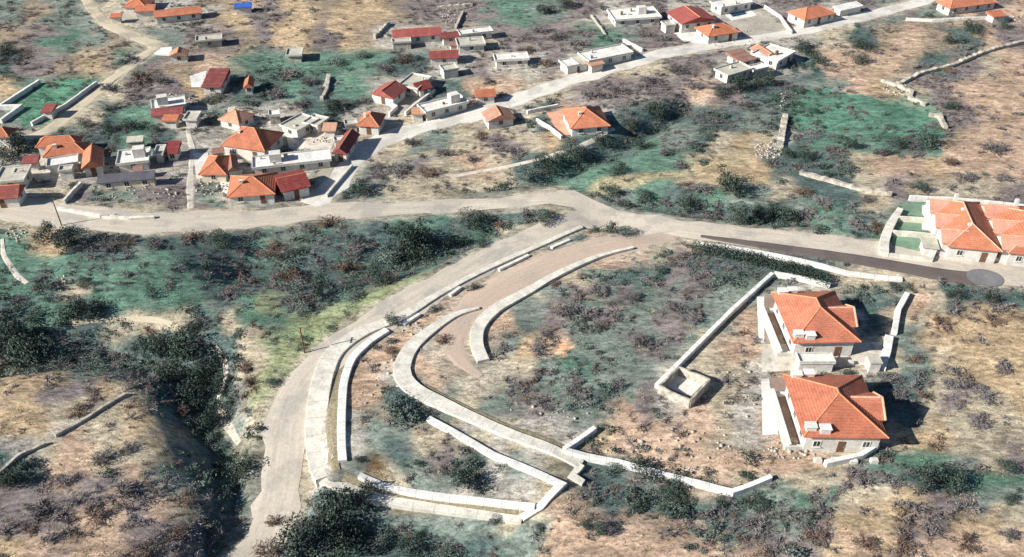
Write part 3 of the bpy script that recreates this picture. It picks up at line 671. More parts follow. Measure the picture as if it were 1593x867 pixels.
WIN = {}
def window_meshes():
    a = MB(); a.box(-.55, .55, -.05, .05, 0, .1); a.box(-.55, .55, -.05, .05, 1.1, 1.2); a.box(-.55, -.45, -.05, .05, .1, 1.1); a.box(.45, .55, -.05, .05, .1, 1.1); a.box(-.03, .03, -.045, .045, .1, 1.1)
    b_ = MB().box(-.45, .45, -.01, .01, .1, 1.1); c = MB().box(-.65, .65, -.16, .04, -.08, -.003)
    for key, m, mat in (('window', a, M['plaster']), ('pane', b_, M['glass']), ('sill', c, M['concrete'])):
        o = m.build('proto', mat); WIN[key] = o.data; bpy.data.objects.remove(o)
    d = MB().box(-.5, .5, -.05, .05, 0, 2.05).build('proto', M['wood']); WIN['door'] = d.data; bpy.data.objects.remove(d)
    h = MB().box(.32, .42, -.12, -.052, 1.0, 1.06).build('proto', M['metal']); WIN['handle'] = h.data; bpy.data.objects.remove(h)
window_meshes()
def child(name, me, parent, loc=(0, 0, 0), rz=0.0):
    o = bpy.data.objects.new(name, me); COL.objects.link(o); o.parent = parent; o.location = loc; o.rotation_euler = (0, 0, rz); return o
def openings(t, L, D, hgt, n=1):
    for side, ln, dist, rz in (('-y', L, D / 2, 0), ('+x', D, L / 2, R(90)), ('-x', D, L / 2, R(-90))):
        k = max(1, int(ln / 3.4)); k = min(k, 4)
        for i in range(k):
            s = (i - (k - 1) / 2) * ln / k
            def at(v): return {'-y': (s, -v, 0), '+x': (v, s, 0), '-x': (-v, -s, 0)}[side]
            p = at(dist + 0.02)
            if side == '-y' and i == k // 2 and hgt > 2.2:
                d = child('door', WIN['door'], t, (p[0], p[1], 0.0), rz); child('handle', WIN['handle'], d)
            elif hgt > 1.9:
                w = child('window', WIN['window'], t, (p[0], p[1], min(0.95, hgt - 1.45)), rz)
                child('pane', WIN['pane'], w)
                if ln > 6: child('sill', WIN['sill'], w)
HOUSES = []
def house(name, label, A, B, C, roof, mat, hgt=3.0, rh=1.6, wallmat='plaster', cat='house', over=0.45, chim=0, ridge='ridge', win=True, group=None, hut=None, parapet=None):
    if cat != 'villa' and name != 'row_house' and hgt > 2.1: hgt = max(2.0, hgt * 0.66)
    zg = 0.0
    for _ in range(3):
        a, b_, c = (on_z(*p, zg + hgt) for p in (A, B, C))
        d = b_ - a; L = np.linalg.norm(d); ux = d / L; uy = np.array([-ux[1], ux[0]]); D = (c - b_) @ uy
        ctr = a + ux * L / 2 + uy * D / 2
        cs = [ctr + ux * sx_ * L / 2 + uy * sy_ * D / 2 for sx_ in (-1, 0, 1) for sy_ in (-1, 0, 1)]
        zs = [float(ground(*q)) for q in cs]; zg = 0.5 * (np.mean(zs) + max(zs))
    if D < 1.5: D = 1.5
    t = empty(name, (ctr[0], ctr[1], zg), math.atan2(ux[1], ux[0])); tag(t, label, cat, group)
    wl_, wd_ = L / 2 - over, D / 2 - over
    base = min(zs) - zg - 0.5
    mask_poly([ctr + ux * sx_ * (L / 2 + .3) + uy * sy_ * (D / 2 + .3) for sx_, sy_ in ((-1, -1), (1, -1), (1, 1), (-1, 1))])
    W = MB()
    top = hgt - 0.12
    if roof in ('gable_x', 'gable_y'):
        if roof == 'gable_x': pk = [(-wl_, 0, top + rh * wd_ / (D / 2) - .03), (wl_, 0, top + rh * wd_ / (D / 2) - .03)]; ff = [(0, 1, 5, 4), (1, 2, 6, 9, 5), (2, 3, 7, 6), (3, 0, 4, 8, 7), (4, 5, 9, 8), (7, 8, 9, 6)]
        else: pk = [(0, -wd_, top + rh * wl_ / (L / 2) - .03), (0, wd_, top + rh * wl_ / (L / 2) - .03)]; ff = [(0, 1, 5, 8, 4), (1, 2, 6, 5), (2, 3, 7, 9, 6), (3, 0, 4, 7), (5, 6, 9, 8), (4, 8, 9, 7)]
        W.poly([(-wl_, -wd_, base), (wl_, -wd_, base), (wl_, wd_, base), (-wl_, wd_, base), (-wl_, -wd_, top), (wl_, -wd_, top), (wl_, wd_, top), (-wl_, wd_, top)] + pk, ff)
    elif roof == 'shed':
        z1 = top + rh * (D / 2 + wd_) / D; z0 = top + rh * (D / 2 - wd_) / D
        W.poly([(-wl_, -wd_, base), (wl_, -wd_, base), (wl_, wd_, base), (-wl_, wd_, base), (-wl_, -wd_, z0 - .05), (wl_, -wd_, z0 - .05), (wl_, wd_, z1 - .05), (-wl_, wd_, z1 - .05)],
               [(0, 1, 5, 4), (1, 2, 6, 5), (2, 3, 7, 6), (3, 0, 4, 7), (4, 5, 6, 7)])
    else: W.box(-wl_, wl_, -wd_, wd_, base, top)
    W.build('wall', M[wallmat], t)
    if roof == 'flat':
        r = MB().box(-L / 2, L / 2, -D / 2, D / 2, top, hgt + 0.08).build('roof', M[mat], t)
        if parapet is not False:
            p = MB(); q = 0.16; z0, z1 = hgt + 0.081, hgt + 0.42
            p.box(-L / 2, L / 2, -D / 2, -D / 2 + q, z0, z1); p.box(-L / 2, L / 2, D / 2 - q, D / 2, z0, z1); p.box(-L / 2, -L / 2 + q, -D / 2 + q, D / 2 - q, z0, z1); p.box(L / 2 - q, L / 2, -D / 2 + q, D / 2 - q, z0, z1)
            p.build('parapet', M['plaster'], r)
        rr = random.Random(int(A[0] * 7 + A[1]))
        for _ in range(int(L * D / 28)):   # tanks, hatches and vents left standing on the roofs
            bx, by = rr.uniform(-L / 2 + .8, L / 2 - .8), rr.uniform(-D / 2 + .8, D / 2 - .8); s1, s2, s3 = rr.uniform(.3, .9), rr.uniform(.3, .8), rr.uniform(.3, 1.0)
            MB().box(bx - s1 / 2, bx + s1 / 2, by - s2 / 2, by + s2 / 2, hgt + .081, hgt + .081 + s3).build('roof_vent', M[rr.choice(['slab', 'plaster', 'wood', 'metal'])], r)
        if hut: MB().box(L / 2 * hut - 1.2, L / 2 * hut + 1.2, -1.0, 1.0, hgt + .082, hgt + 2.1).build('stair_hut', M['plaster'], r)
    else:
        v, f, lines = roof_shape(roof, L, D, hgt, rh)
        r = mesh_obj('roof', v, f, M[mat], t); ridge_caps(lines, M[ridge], r)
        for k in range(chim):
            cx_ = L * (0.22 if k % 2 else -0.2); cy_ = D * (-0.15 if k < 2 else 0.2)
            zz = hgt + rh * 0.45
            MB().box(cx_ - .3, cx_ + .3, cy_ - .25, cy_ + .25, zz - .6, zz + 1.1).box(cx_ - .38, cx_ + .38, cy_ - .33, cy_ + .33, zz + 1.101, zz + 1.2).build('chimney', M['plaster'], r)
    if win: openings(t, wl_ * 2, wd_ * 2, hgt)
    HOUSES.append((label, A, B, C))
    return t, r, L, D

# ---- the two villas in front
for tri, yrow, lab in ((((1234, 534), (1340, 532), (1334, 452)), 0, 'upper orange hipped villa with white balustrade beside the leafy shadow stand-in'),
                       (((1250, 680), (1383, 682), (1366, 584)), 1, 'lower orange hipped villa nearest the camera, with a white balustrade')):
    t, r, L, D = house('villa', lab, *tri, 'hip', 'villa_orange', hgt=3.6, rh=2.8, over=0.7, cat='villa', group='twin hipped villas', win=False)
    hg = 3.6
    cross_gable(t, r, '+x', -0.4, 5.6, hg + 0.25, 1.75, L * 0.12, L / 2 + 0.5, M['villa_orange'], M['plaster'], wallz=-0.8)
    ridge_caps([((L * 0.16, -0.4, hg + 2.02), (L / 2 + .5, -0.4, hg + 2.02)), ((L / 2 + .45, -3.2, hg + .27), (L / 2 + .45, -0.4, hg + 2.0)), ((L / 2 + .45, 2.4, hg + .27), (L / 2 + .45, -0.4, hg + 2.0))], M['ridge_pale'], r, 0.16)
    for cx_, cy_ in ((-L * .40, -D * .40), (-L * .24, -D * .43), (-L * .36, D * .43), (-L * .2, D * .45)):
        c = MB().box(cx_ - .7, cx_ + .7, cy_ - .5, cy_ + .5, hg - 0.3, hg + 1.05).build('dormer', M['plaster'], r)
        MB().box(cx_ - .8, cx_ + .8, cy_ - .6, cy_ + .6, hg + 1.051, hg + 1.17).build('dormer_cap', M['whitewall'], c)
    openings(t, L - 1.4, D - 1.4, 2.8)
    # white terrace wall with a balustrade on the left
    x0 = -L / 2 - 1.3
    terr = MB().box(x0 - .5, x0 + .5, -D * .44, D * .44, -0.8, 0.75).box(x0 + .5, -L / 2 + .7, -D * .44, -D * .40, -0.8, .74).box(x0 + .5, -L / 2 + .7, D * .40, D * .44, -0.8, .74).build('terrace_wall', M['plaster'], t)
    mbal = MB()
    for yy in np.linspace(-D * .42, D * .42, 14): mbal.box(x0 - .09, x0 + .09, yy - .09, yy + .09, .751, 1.2)
    mbal.box(x0 - .25, x0 + .25, -D * .44, D * .44, 1.201, 1.32); mbal.build('balustrade', M['whitewall'], terr)
    for k, px_ in enumerate((-L * .3, -L * .1, 0.12 * L, L * .36)): MB().box(px_ - .5, px_ + .5, -D / 2 - 1.6, -D / 2 - .9, -.6, .55 + .15 * (k % 2)).build('planter', M['plaster'], t)
# small garden shelter and shed between the villas
house('garden_shelter', 'small white garden shelter between the two villas', (1243, 566), (1300, 566), (1297, 551), 'flat', 'white_roof', hgt=2.2, over=.2, cat='shelter', win=False)
house('garden_shed', 'small grey roofed shed right of the court between the villas', (1354, 566), (1374, 566), (1374, 551), 'flat', 'slab', hgt=2.0, over=.15, cat='shed', win=False, parapet=False)
# the roofless ruin left of the villas
pa, pb, pc, pd_ = [(1026, 600), (1076, 622), (1104, 592), (1058, 572)][0], (1074, 622), (1104, 590), (1056, 570)
t = empty('roofless_hut', tuple(P(1065, 598))); tag(t, 'small roofless white hut with dark wall tops at the long white wall', 'hut')
org = P(1065, 598)
for i, (a, b2) in enumerate(((pa, pb), (pb, pc), (pc, pd_), (pd_, pa))):
    o = wall('wall', [a, b2], 0.35, 1.7, M['stonewall'], None, parent=None, jag=0.12); 
    for k in ('label', 'category'): o.pop(k, None)
    o.parent = t; o.location = -Vector(org)
yard('yard', [(1030, 600), (1074, 618), (1100, 591), (1058, 574)], 'yard_white', 'white floor inside the small roofless hut', 0.07, 'floor')

# ---- row houses at the right edge
for tri, lab in ((((1474, 384), (1560, 392), (1549, 317)), 'left block of tiled row houses with three pale gables towards the lawns'),
                 (((1569, 394), (1680, 402), (1640, 324)), 'right block of tiled row houses cut off by the edge of the photo')):
    t, r, L, D = house('row_house', lab, *tri, 'hip', 'orange', hgt=2.9, rh=2.4, over=0.5, cat='house', group='tiled row houses', ridge='ridge_pale')
    for k in (-1, 0, 1):
        cross_gable(t, r, '-x', k * D * .31, D * .29, 3.05, 1.5, L * .05, L / 2 + 0.9, M['pink'], M['plaster'], wallz=-1.0)
        ridge_caps([((-L * .08, -k * D * .31, 4.57), (-L / 2 - .9, -k * D * .31, 4.57))], M['ridge_pale'], r, .12)
        MB().box(-L * .05 - .3, -L * .05 + .3, k * D * .31 + 1.2, k * D * .31 + 1.8, 3.1, 5.3).build('chimney', M['plaster'], r)
house('pergola_deck', 'flat grey pergola with pale cyan edge on the lowest row house lawn', (1436, 385), (1462, 388), (1462, 372), 'flat', 'slab', hgt=2.2, over=.3, cat='pergola', win=False, parapet=False)

# ---- houses of the village and the hillside: pixel corners of the eaves (front left, front right, back right)
house('house', 'big orange hipped villa alone below the village road at centre right', (888, 201), (950, 196), (930, 166), 'hip', 'orange', 3.2, 2.4, chim=1)
house('house', 'large orange pyramid roofed house in the heart of the village', (343, 226), (412, 236), (446, 207), 'hip', 'orange', 4.2, 2.8, chim=1)
house('house', 'peach roofed house behind the large orange pyramid roof', (338, 186), (372, 194), (400, 178), 'hip', 'peach', 3.0, 1.6)
house('house', 'orange hipped house below the large pyramid roof', (308, 272), (352, 272), (356, 242), 'hip', 'orange', 3.2, 1.5, wallmat='cream')
house('shed', 'small orange roofed annex right of the lower orange house', (352, 268), (372, 265), (372, 243), 'gable_y', 'brown', 2.6, 0.9, win=False, cat='shed')
house('house', 'orange house joined to a maroon roof beside the valley road', (352, 308), (428, 302), (432, 268), 'hip', 'orange', 3.4, 1.9, chim=1)
house('house', 'maroon roofed house at the bend of the valley road', (438, 300), (484, 290), (494, 258), 'gable_x', 'maroon', 3.6, 1.2)
house('house', 'long white flat roofed building behind the maroon roof', (392, 264), (516, 250), (518, 232), 'flat', 'white_roof', 3.0, hut=-.4)
house('house', 'grey flat roofed house right of the peach roof', (434, 196), (462, 206), (488, 184), 'flat', 'slab', 3.2)
house('house', 'grey flat roofed house behind the pale village yard', (470, 192), (494, 198), (505, 183), 'flat', 'slab', 3.0)
house('house', 'orange hipped house by the bend of the village road', (554, 196), (590, 198), (606, 178), 'hip', 'orange', 3.4, 1.8, chim=1)
house('house', 'dark red gabled house below the orange roof at the road bend', (516, 238), (540, 240), (576, 210), 'gable_y', 'red', 3.4, 1.3)
house('shed', 'small peach roofed shed left of the dark red house', (500, 204), (522, 204), (524, 194), 'shed', 'peach', 2.4, .6, cat='shed', win=False)
house('house', 'bright red gabled house with a grey walled yard', (576, 146), (612, 154), (636, 138), 'gable_y', 'bright_red', 3.4, 1.5)
house('house', 'dark red roofed house behind the bright red one', (652, 142), (674, 136), (692, 122), 'shed', 'maroon', 3.0, 1.0)
house('house', 'cream flat roofed house left of the dark red roof', (618, 134), (650, 140), (674, 121), 'flat', 'slab', 2.8)
house('house', 'small bright orange roofed house beside the village road', (740, 152), (772, 150), (768, 138), 'gable_x', 'orange', 2.8, 1.0)
house('house', 'white flat roofed building along the village road', (662, 177), (730, 160), (716, 148), 'flat', 'white_roof', 3.0, hut=.5)
house('shed', 'peach roofed shed beside the white roadside building', (640, 179), (660, 178), (658, 169), 'shed', 'peach', 2.4, .5, cat='shed', win=False)
house('house', 'peach and brown gabled house on the lower side of the village road', (758, 190), (802, 184), (788, 169), 'gable_y', 'peach', 3.0, 1.3)
house('house', 'long red roofed house with a pale front terrace at the top', (612, 60), (688, 54), (686, 43), 'gable_x', 'bright_red', 3.2, 1.4)
house('house', 'white flat roofed house right of the long red roof', (716, 56), (768, 50), (772, 41), 'flat', 'white_roof', 3.0)
house('shed', 'small red roofed house attached to the white flat roof', (688, 61), (716, 58), (716, 51), 'shed', 'red', 2.8, .6, cat='shed')
house('house', 'grey flat roofed house in front of the white flat roof', (712, 73), (756, 70), (758, 58), 'flat', 'slab', 2.8)
house('house', 'dark red gabled house in the scrub at upper centre', (668, 92), (714, 90), (716, 78), 'gable_x', 'red', 3.0, 1.2)
house('house', 'small white flat roofed house in the scrub at upper centre', (770, 96), (824, 93), (826, 82), 'flat', 'white_roof', 2.8)
house('hut', 'tiny stone hut on the green terrace at upper left centre', (444, 88), (470, 87), (474, 76), 'flat', 'slab', 2.4, wallmat='stonewall', cat='hut', win=False)
house('house', 'slanting red roofed house on the slope at upper left', (312, 136), (344, 136), (362, 112), 'shed', 'red', 3.2, 1.0)
house('house', 'small orange roofed house right of the slanting red roof', (378, 137), (394, 136), (410, 122), 'gable_y', 'orange', 2.8, 1.0)
house('house', 'white flat roofed house above a narrow red roof at left', (236, 172), (290, 164), (298, 148), 'flat', 'white_roof', 2.8, hut=-.3)
house('house', 'narrow red roofed house in front of the white flat roof', (234, 182), (284, 178), (288, 169), 'shed', 'red', 2.8, .7)
house('shed', 'small orange lean-to below the narrow red roof', (250, 189), (274, 189), (278, 180), 'shed', 'orange', 2.2, .4, cat='shed', win=False)
house('shed', 'grey roofed shed right of the narrow red roof', (284, 188), (306, 188), (312, 175), 'flat', 'slab', 2.4, cat='shed', win=False)
house('house', 'orange house at the left edge beside the lane', (-40, 214), (14, 214), (24, 200), 'hip', 'orange', 3.4, 1.5)
house('house', 'upper orange roof of the tight cluster at left', (54, 230), (122, 226), (124, 213), 'hip', 'orange', 3.6, 1.5)
house('house', 'middle orange roof of the tight cluster at left', (66, 245), (134, 238), (144, 221), 'hip', 'orange', 3.4, 1.6, chim=1)
house('house', 'right hand orange gabled house of the tight left cluster', (126, 263), (160, 258), (182, 228), 'gable_y', 'orange', 3.4, 1.5)
house('house', 'long white flat roofed wing below the orange cluster', (72, 262), (122, 254), (130, 240), 'flat', 'white_roof', 2.8)
house('shed', 'pinkish red shed left of the orange cluster', (32, 256), (58, 254), (64, 244), 'shed', 'red', 2.6, .6, cat='shed', win=False)
house('house', 'white flat roofed house right of the orange cluster', (180, 258), (232, 252), (240, 230), 'flat', 'white_roof', 3.0, hut=.4)
house('shed', 'dark red roofed shed between the white house and the white footway', (256, 240), (276, 239), (284, 222), 'shed', 'maroon', 3.0, .6, cat='shed')
house('shed', 'small grey flat roofed shed left of the dark red shed', (238, 243), (254, 242), (258, 227), 'flat', 'slab', 2.6, cat='shed', win=False)
house('long_shed', 'long dark slate roofed shed below the white flat roof', (150, 286), (240, 278), (240, 269), 'shed', 'slate', 2.2, .7, cat='shed', wallmat='cream', over=.3)
house('house', 'red roofed house at the left edge beside the valley road', (-30, 312), (28, 308), (40, 287), 'gable_x', 'red', 3.6, 1.5)
house('house', 'beige flat roofed house behind the red roof at the left edge', (-10, 286), (38, 282), (52, 258), 'flat', 'slab', 2.8)
house('shed', 'tiny red shed by the lane in the green field', (62, 175), (80, 175), (90, 165), 'shed', 'bright_red', 2.2, .5, cat='shed', win=False)
house('house', 'orange hipped house at the top beside the lane', (190, 12), (228, 12), (238, -4), 'hip', 'orange', 3.2, 1.5)
house('shed', 'small orange wing below the top left hipped house', (208, 19), (240, 17), (241, 9), 'shed', 'orange', 2.6, .5, cat='shed', win=False)
house('house', 'long orange roofed house at the top left', (240, 28), (314, 20), (318, 11), 'gable_x', 'orange', 3.0, 1.2)
house('shed', 'little orange roofed shed beside the top left lane', (170, 28), (188, 27), (190, 22), 'shed', 'orange', 2.2, .4, cat='shed', win=False)
house('house', 'small orange roofed house at the lane corner', (262, 88), (292, 86), (300, 77), 'gable_y', 'peach', 2.8, 1.0)
house('house', 'low grey flat roofed house above the lane corner', (304, 66), (346, 62), (352, 53), 'flat', 'slab', 2.4, wallmat='stonewall')
house('shed', 'shed covered by a blue tarpaulin at the top', (364, 13), (392, 11), (396, 5), 'shed', 'blue', 2.0, .4, cat='shed', win=False)
house('barn', 'large red roofed barn beside the pool house at top right', (1060, 38), (1116, 31), (1096, 12), 'gable_y', 'bright_red', 4.0, 1.4, cat='barn')
house('house', 'orange hipped house with a white yard above the village road', (1102, 58), (1152, 50), (1126, 36), 'hip', 'orange', 3.4, 1.8, chim=1)
house('house', 'white flat roofed pool house at the top right', (1122, 14), (1172, 5), (1160, -6), 'flat', 'white_roof', 3.2)
house('house', 'orange hipped house by the road at upper right', (1252, 32), (1302, 21), (1282, 6), 'hip', 'orange', 3.4, 1.8)
house('shed', 'long white roofed shed right of the upper right hipped house', (1308, 17), (1344, 9), (1334, 3), 'shed', 'white_roof', 2.4, .4, cat='shed', win=False)
house('house', 'orange hipped house at the very top right', (1478, 14), (1552, 4), (1540, -8), 'hip', 'orange', 3.2, 1.8)
house('shed', 'tiny orange shed near the right edge at the top', (1546, 27), (1568, 25), (1566, 17), 'shed', 'orange', 2.2, .5, cat='shed', win=False)
house('house', 'grey slab roofed house at the lower end of the roadside row', (1132, 120), (1172, 108), (1146, 98), 'flat', 'slab', 3.2)
house('house', 'brown roofed house in the middle of the roadside row', (1154, 98), (1178, 92), (1150, 79), 'shed', 'brown', 3.0, .6)
house('house', 'orange and white roofed house of the roadside row', (1188, 90), (1212, 86), (1182, 72), 'gable_y', 'peach', 3.2, .8)
house('house', 'white flat roofed house at the right end of the roadside row', (1210, 98), (1238, 82), (1206, 64), 'flat', 'white_roof', 3.4)
house('house', 'white walled low house left of the red barn', (956, 33), (1030, 28), (1022, 11), 'flat', 'white_roof', 2.6, hut=.3)
house('ruin', 'long white flat roofed ruin above the village road', (916, 97), (986, 83), (978, 68), 'flat', 'white_roof', 2.6, cat='ruin')
house('ruin', 'small white roofed ruin at the left end of the long ruin', (882, 106), (902, 102), (896, 90), 'flat', 'white_roof', 2.4, cat='ruin', win=False)
house('shed', 'grey roofed shed between the two white ruins', (902, 102), (918, 99), (910, 86), 'flat', 'slab', 2.2, cat='shed', win=False, parapet=False)
house('shed', 'small peach roofed shed by the road below the long ruin', (920, 104), (942, 99), (938, 91), 'shed', 'peach', 2.0, .4, cat='shed', win=False)
for k, (q, rf, mt, lab) in enumerate([
  (((20, 272), (44, 270), (50, 262)), 'flat', 'white_roof', 'small white annex left of the cluster yard'), (((90, 268), (112, 266), (114, 258)), 'flat', 'slab', 'low grey annex below the white wing at left'),
  (((196, 222), (222, 220), (228, 213)), 'shed', 'slab', 'grey lean-to behind the white house at left'), (((330, 240), (348, 238), (352, 231)), 'shed', 'brown', 'brown lean-to left below the pyramid roof'),
  (((378, 290), (394, 288), (396, 280)), 'flat', 'white_roof', 'tiny white annex before the orange and maroon house'), (((520, 222), (536, 220), (540, 212)), 'flat', 'white_roof', 'small white hut left of the road bend roof'),
  (((536, 196), (556, 194), (560, 186)), 'flat', 'slab', 'grey annex left of the hipped house at the bend'), (((700, 72), (712, 71), (714, 66)), 'shed', 'brown', 'small brown shed left of the grey flat roof'),
  (((610, 68), (640, 66), (640, 60)), 'flat', 'slab', 'low terrace block before the long red roof'), (((690, 112), (714, 108), (718, 98)), 'flat', 'slab', 'small stone hut behind the dark red roof'),
  (((418, 182), (436, 180), (438, 171)), 'flat', 'white_roof', 'white annex right of the peach roof'), (((206, 268), (222, 266), (226, 259)), 'shed', 'brown', 'little brown shed below the white house at left'),
  (((1172, 112), (1196, 106), (1184, 99)), 'flat', 'white_roof', 'small white annex in the roadside row'), (((1036, 42), (1052, 40), (1044, 33)), 'flat', 'slab', 'small grey shed left of the red barn'),
  (((354, 176), (366, 175), (372, 168)), 'shed', 'slab', 'grey lean-to behind the peach roof')]):
    house('outbuilding', lab, *q, rf, mt, hgt=2.05, rh=.45, over=.2, cat='shed', win=False, group='village outbuildings', wallmat='plaster' if k % 2 else 'stonewall')
# pool
sheet('swimming_pool', [(1128, 14), (1150, 11), (1162, 22), (1140, 27)], M['water'], 0.12, 'dark blue swimming pool beside the red barn', 'pool', kind='thing')
sheet('pool_terrace', [(1118, 14), (1156, 7), (1178, 24), (1138, 33)], M['yard_white'], 0.07, 'white terrace round the dark blue swimming pool', 'paving')

# ------------------------------------------------------------------ rubble in the yards (too many to count)
def scatter_quads(name, protos, pts, scale, mat, label, cat, zscale=None):
    Vs = []; Qs = []; off = 0; which = RNG.integers(0, len(protos), len(pts))
    for k, (pv, pq) in enumerate(protos):
        sel = np.where(which == k)[0]
        if not len(sel): continue
        th = RNG.random(len(sel)) * 2 * math.pi; s = scale[sel]
        zs = s * (RNG.uniform(0.8, 1.2, len(sel)) if zscale is None else zscale)
        x = pv[None, :, 0] * np.cos(th)[:, None] - pv[None, :, 1] * np.sin(th)[:, None]; y = pv[None, :, 0] * np.sin(th)[:, None] + pv[None, :, 1] * np.cos(th)[:, None]
        V = np.stack([x * s[:, None] + pts[sel, 0][:, None], y * s[:, None] + pts[sel, 1][:, None], pv[None, :, 2] * zs[:, None] + pts[sel, 2][:, None]], -1).reshape(-1, 3)
        Qk = (pq[None] + (np.arange(len(sel)) * len(pv))[:, None, None]).reshape(-1, 4) + off
        Vs.append(V); Qs.append(Qk); off += len(V)
    o = quad_mesh(name, np.concatenate(Vs), np.concatenate(Qs), [mat]); tag(o, label, cat, kind='stuff'); return o
def rock_proto(seed):
    r = np.random.default_rng(seed); v = np.array([(x, y, z) for z in (-.25, .5) for x, y in ((-.5, -.5), (.5, -.5), (.5, .5), (-.5, .5))], float) * (1 + r.uniform(-.3, .3, (8, 3)))
    v[4:, :2] *= 0.75
    return v, np.array([(0, 1, 5, 4), (1, 2, 6, 5), (2, 3, 7, 6), (3, 0, 4, 7), (4, 5, 6, 7)])
def pts_px(spots):
    out = []
    for px, py, rx, ry, nn in spots:
        for _ in range(nn):
            a, q = random.uniform(0, 6.283), math.sqrt(random.random()); out.append(P(px + rx * q * math.cos(a), py + ry * q * math.sin(a)))
    return np.array(out)
rub = pts_px([(1100, 690, 80, 30, 25), (1150, 620, 30, 50, 15), (980, 690, 50, 20, 15), (850, 640, 70, 25, 15), (1195, 235, 22, 14, 120), (1395, 138, 22, 10, 50), (1230, 700, 50, 14, 60),
              (90, 440, 24, 12, 30), (25, 365, 18, 12, 30), (500, 215, 28, 8, 50), (330, 290, 30, 14, 60), (910, 95, 26, 10, 60), (960, 85, 40, 7, 60), (990, 20, 40, 8, 60), (270, 155, 30, 8, 50),
              (705, 25, 22, 14, 60), (200, 300, 90, 12, 60), (120, 260, 60, 16, 50), (1180, 90, 40, 14, 60), (640, 520, 40, 30, 12), (590, 600, 40, 50, 15), (720, 70, 40, 8, 40), (440, 240, 60, 10, 50), (1290, 552, 60, 8, 30), (1220, 170, 6, 40, 40), (560, 195, 30, 10, 40),
              (1580, 30, 12, 6, 12), (380, 180, 30, 8, 40), (1140, 60, 60, 14, 40)])
scatter_quads('rubble', [rock_proto(k) for k in range(6)], rub, RNG.uniform(0.15, 0.5, len(rub)), M['rubble'], 'pale loose stones and rubble strewn over yards and slopes', 'rubble')

# ------------------------------------------------------------------ vegetation
def sliver(p, q, w, rng):
    d = q - p; a = np.cross(d, rng.normal(size=3)); a /= np.linalg.norm(a) + 1e-9
    return [p - a * w / 2, p + a * w / 2, q + a * w * 0.25, q - a * w * 0.25]
def bare_proto(seed, n_main, n_sec, n_ter, rad=1.0, hgt=0.8, w=0.035):
    """crown of bare twigs, unit radius"""
    r = np.random.default_rng(seed); V = []
    for i in range(n_main):
        th = r.uniform(0, 6.283); el = r.uniform(0.25, 1.4); ln = r.uniform(0.6, 1.0)
        d = np.array([math.cos(th) * math.cos(el) * rad, math.sin(th) * math.cos(el) * rad, math.sin(el) * hgt]); p0 = np.array([0, 0, 0.0]) + d * 0.05; p1 = d * ln
        V += sliver(p0, p1, w * 1.5, r)
        for j in range(n_sec):
            t = r.uniform(0.35, 1.0); b0 = p0 + (p1 - p0) * t
            dd = d * 0.5 + r.normal(size=3) * 0.55; dd[2] = abs(dd[2]) * .5 - .05; dd /= np.linalg.norm(dd); b1 = b0 + dd * r.uniform(0.2, 0.42)
            b1[2] = max(b1[2], 0.03)
            V += sliver(b0, b1, w * 1.2, r)
            for k in range(n_ter):
                t2 = r.uniform(0.3, 1.0); c0_ = b0 + (b1 - b0) * t2; cc = r.normal(size=3); cc /= np.linalg.norm(cc); c1 = c0_ + cc * r.uniform(.1, .24); c1[2] = max(c1[2], .02)
                V += sliver(c0_, c1, w, r)
    V = np.array(V); return V, np.arange(len(V)).reshape(-1, 4)
def leaf_proto(seed, n, hgt=0.8, s0=0.1, s1=0.2, lumps=6):
    """lumpy leafy crown: several clumps of leaf-sized faces with gaps between them"""
    r = np.random.default_rng(seed); V = []
    cl = [(np.array([r.uniform(-.55, .55), r.uniform(-.55, .55), r.uniform(.25, .75) * hgt]), r.uniform(.28, .5)) for _ in range(lumps)]
    for i in range(n):
        c, rad = cl[r.integers(lumps)]; d = r.normal(size=3); d /= np.linalg.norm(d)
        p = c + d * rad * r.uniform(.55, 1.05) * np.array([1, 1, .8]); p[2] = max(p[2], 0.04)
        nrm = d + r.normal(size=3) * .6; nrm /= np.linalg.norm(nrm); a = np.cross(nrm, r.normal(size=3)); a /= np.linalg.norm(a); b_ = np.cross(nrm, a); s = r.uniform(s0, s1)
        V += [p - a * s * .5, p - b_ * s * .3, p + a * s * .5, p + b_ * s * .3]
    V = np.array(V); return V, np.arange(len(V)).reshape(-1, 4)
TW = [bare_proto(100 + k, 9, 4, 2, w=0.05) for k in range(6)]
LF = [leaf_proto(200 + k, 150, s0=.12, s1=.24) for k in range(6)]

